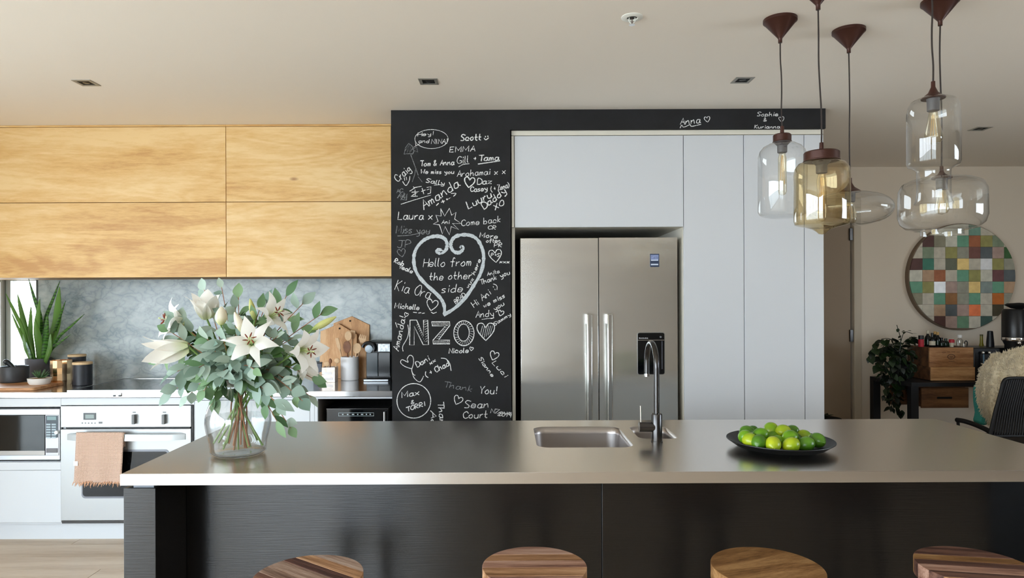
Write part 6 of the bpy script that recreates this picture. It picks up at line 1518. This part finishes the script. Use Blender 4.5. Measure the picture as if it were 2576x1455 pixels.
Ink().text(1146,764,9,38,'BRAD',32,1.6).text(1178,726,8,60,'wuz',28,1.7).text(1194,692,9,68,'here',42,1.6).build('tiny chalk words along the inner right of the heart')
Ink().heart(1246,643,16,6,2.0).text(1235,646,8,0,'P+S',22,1.5).text(1257,662,8,0,'xxx',25,1.6).build('small chalk heart holding initials')
Ink().text(1226,694,9,14,'Anita',32,1.5).text(1209,717,12,20,'Thank you',80,1.7).build('chalk thanks at the right edge')
Ink().text(1193,775,15,40,'Hi Ani :)',84,1.6).build('slanted chalk greeting at the right')
Ink().text(1218,775,11,27,'we miss',60,1.8).text(1244,782,11,30,'you',30,1.8).build('slanted chalk words at the right edge')
Ink().text(1197,799,16,4,'Andy',46,1.6).line([(1212,804),(1243,800)],1.5).heart(1260,788,7,-15,1.8).text(1244,820,8,33,'Sammy',50,1.7).build('underlined chalk name with a small heart')
Ink().text(1002,884,15,78,'Amanda!',88,1.9).line([(1014,884),(1013,872),(1024,852),(1028,835),(1026,818)],1.8,True).heart(1022,792,5,-20,1.5).line([(995,812),(999,824)],1.8).build('vertical chalk name at the left edge')
def Z3(p): return [(980+x/4.85, 780+y/4.85) for x, y in p]
nz = Ink()
nz.line(Z3([(250,125),(330,125),(415,320),(415,125),(465,125),(475,425),(410,425),(300,200),(300,430),(245,430)]),2.0,closed=True)
nz.line(Z3([(515,145),(735,145),(735,190),(600,365),(735,370),(735,415),(530,415),(530,370),(680,200),(520,195)]),2.0,closed=True)
nz.ell(980+907/4.85, 780+285/4.85, 25.5, 31.5, 2.1).ell(980+902/4.85, 780+278/4.85, 14.5, 21.5, 1.8)
for k in range(9): nz.line(Z3([(425+k*2,150+k*30),(460,135+k*30)]),.9)
for k in range(9): nz.line(Z3([(330+k*12,190+k*24),(352+k*9,170+k*26)]),.9)
for k in range(12): nz.line(Z3([(525+k*17,190),(540+k*17,150)]),.9); nz.line(Z3([(540+k*16,410),(553+k*16,373)]),.9)
for k in range(8): nz.line(Z3([(575+k*16,350-k*22),(600+k*16,345-k*22)]),.9)
for k in range(26):
    a = 2*PI*k/26; nz.line([(1167+15*math.cos(a), 838.5+22*math.sin(a)), (1167+24.5*math.cos(a+.12), 838.5+30.5*math.sin(a+.12))],.9)
nz.build('large hatched chalk letters N Z O')
hh_ = Ink().heart(1222,833,22,0,2.2)
for k in range(6): hh_.line([(1208+k*5, 846-abs(k-2)*3+4), (1214+k*5, 820)],1.0)
hh_.build('hatched chalk heart after the large letters')
Ink().text(1129.5,889,12,2,'Nicole',50,2.0).heart(1186,878,4.5,-10,1.6).build('bold chalk name below the large letters')
Ink().line(Z3([(270,720),(185,690),(135,645),(155,608),(225,640),(215,600),(245,555),(285,575),(292,650),(270,740),(298,795),(312,795)]),1.6,True).line(Z3([(270,740),(300,830),(370,880),(415,810)]),1.6,True).text(1050,925,13,32,'Dani',38,1.9).text(1082,918,9,30,'xx',18,1.9).text(1073,950,14,28,'(+ Chad',66,2.0).line(Z3([(630,590),(690,600),(735,660),(750,740)]),1.9,True).build('looping chalk heart with two names')
Ink().text(1204,903,9,-54,'Sianne',58,1.7).heart(1243,895,11,-20,1.9).text(1238,914,11,-48,'Luci',50,1.7).build('chalk names running steeply down at the right')
Ink().ell(1041,1009,42.5,43.5,2.0,36).text(1011,1001,14,10,'Max',46,2.0).text(1034,1016,9,0,'&',9,1.8).text(1023,1036,10,18,'TORRI',52,2.1).build('chalk circle with two names')
Ink().text(1115,974,14,-9,'Thank',76,1.4).build('half-rubbed chalk thanks', 'chalkfaint')
Ink().text(1206.8,991,18,0,'You!',44,1.9).build('chalk word beside the half-rubbed one')
Ink().heart(1152,1007,11,-25,1.8).text(1168.6,1026,18,0,'Sean',62,1.8).text(1206,1030,9,0,'+',7,1.8).text(1165.5,1053,17,2,'Court',62,2.0).build('small heart and chalk names low on the right')
Ink().text(1234,1040,11,-4,'NZgum',54,1.5).text(1252,1046,9,-8,'2019',34,1.6).build('small chalk word with a year')
Ink().text(1100,1012,15,-82,'Than',58,2.0).text(1083,1034,13,-86,'Aq',40,2.0).build('vertical chalk words cut off by the island')
Ink().text(1711,313,16,4,'Anna',52,1.8).line([(1711,322),(1715,315),(1720,320),(1736,314),(1740,318),(1763,313)],1.8,True).heart(1779,300,7,8,1.6).build('chalk name with a wavy underline on the black beam')
Ink().text(1905,292,10,0,'Sophie',53,1.6).text(1921,305,7,0,'&',8,2.0).text(1898,323,8,0,'Kurianna',64,1.5).heart(1966,300,6.5,8,1.3).build('two chalk names at the right end of the black beam')
# tiny print on the dispenser
mb = MB()
for k in range(9):
    x0_ = 1607.5+k*2.6; mb.add([at(x0_,852.5,YR-.0043), at(x0_+1.9,852.5,YR-.0043), at(x0_+1.9,849.8+.6*(k % 3),YR-.0043), at(x0_,849.8+.6*(k % 2),YR-.0043)], [(0,1,2,3)])
obj('small_print', mb, mat('print_white', (190,190,190), .5), dp, world=True, smooth=False)
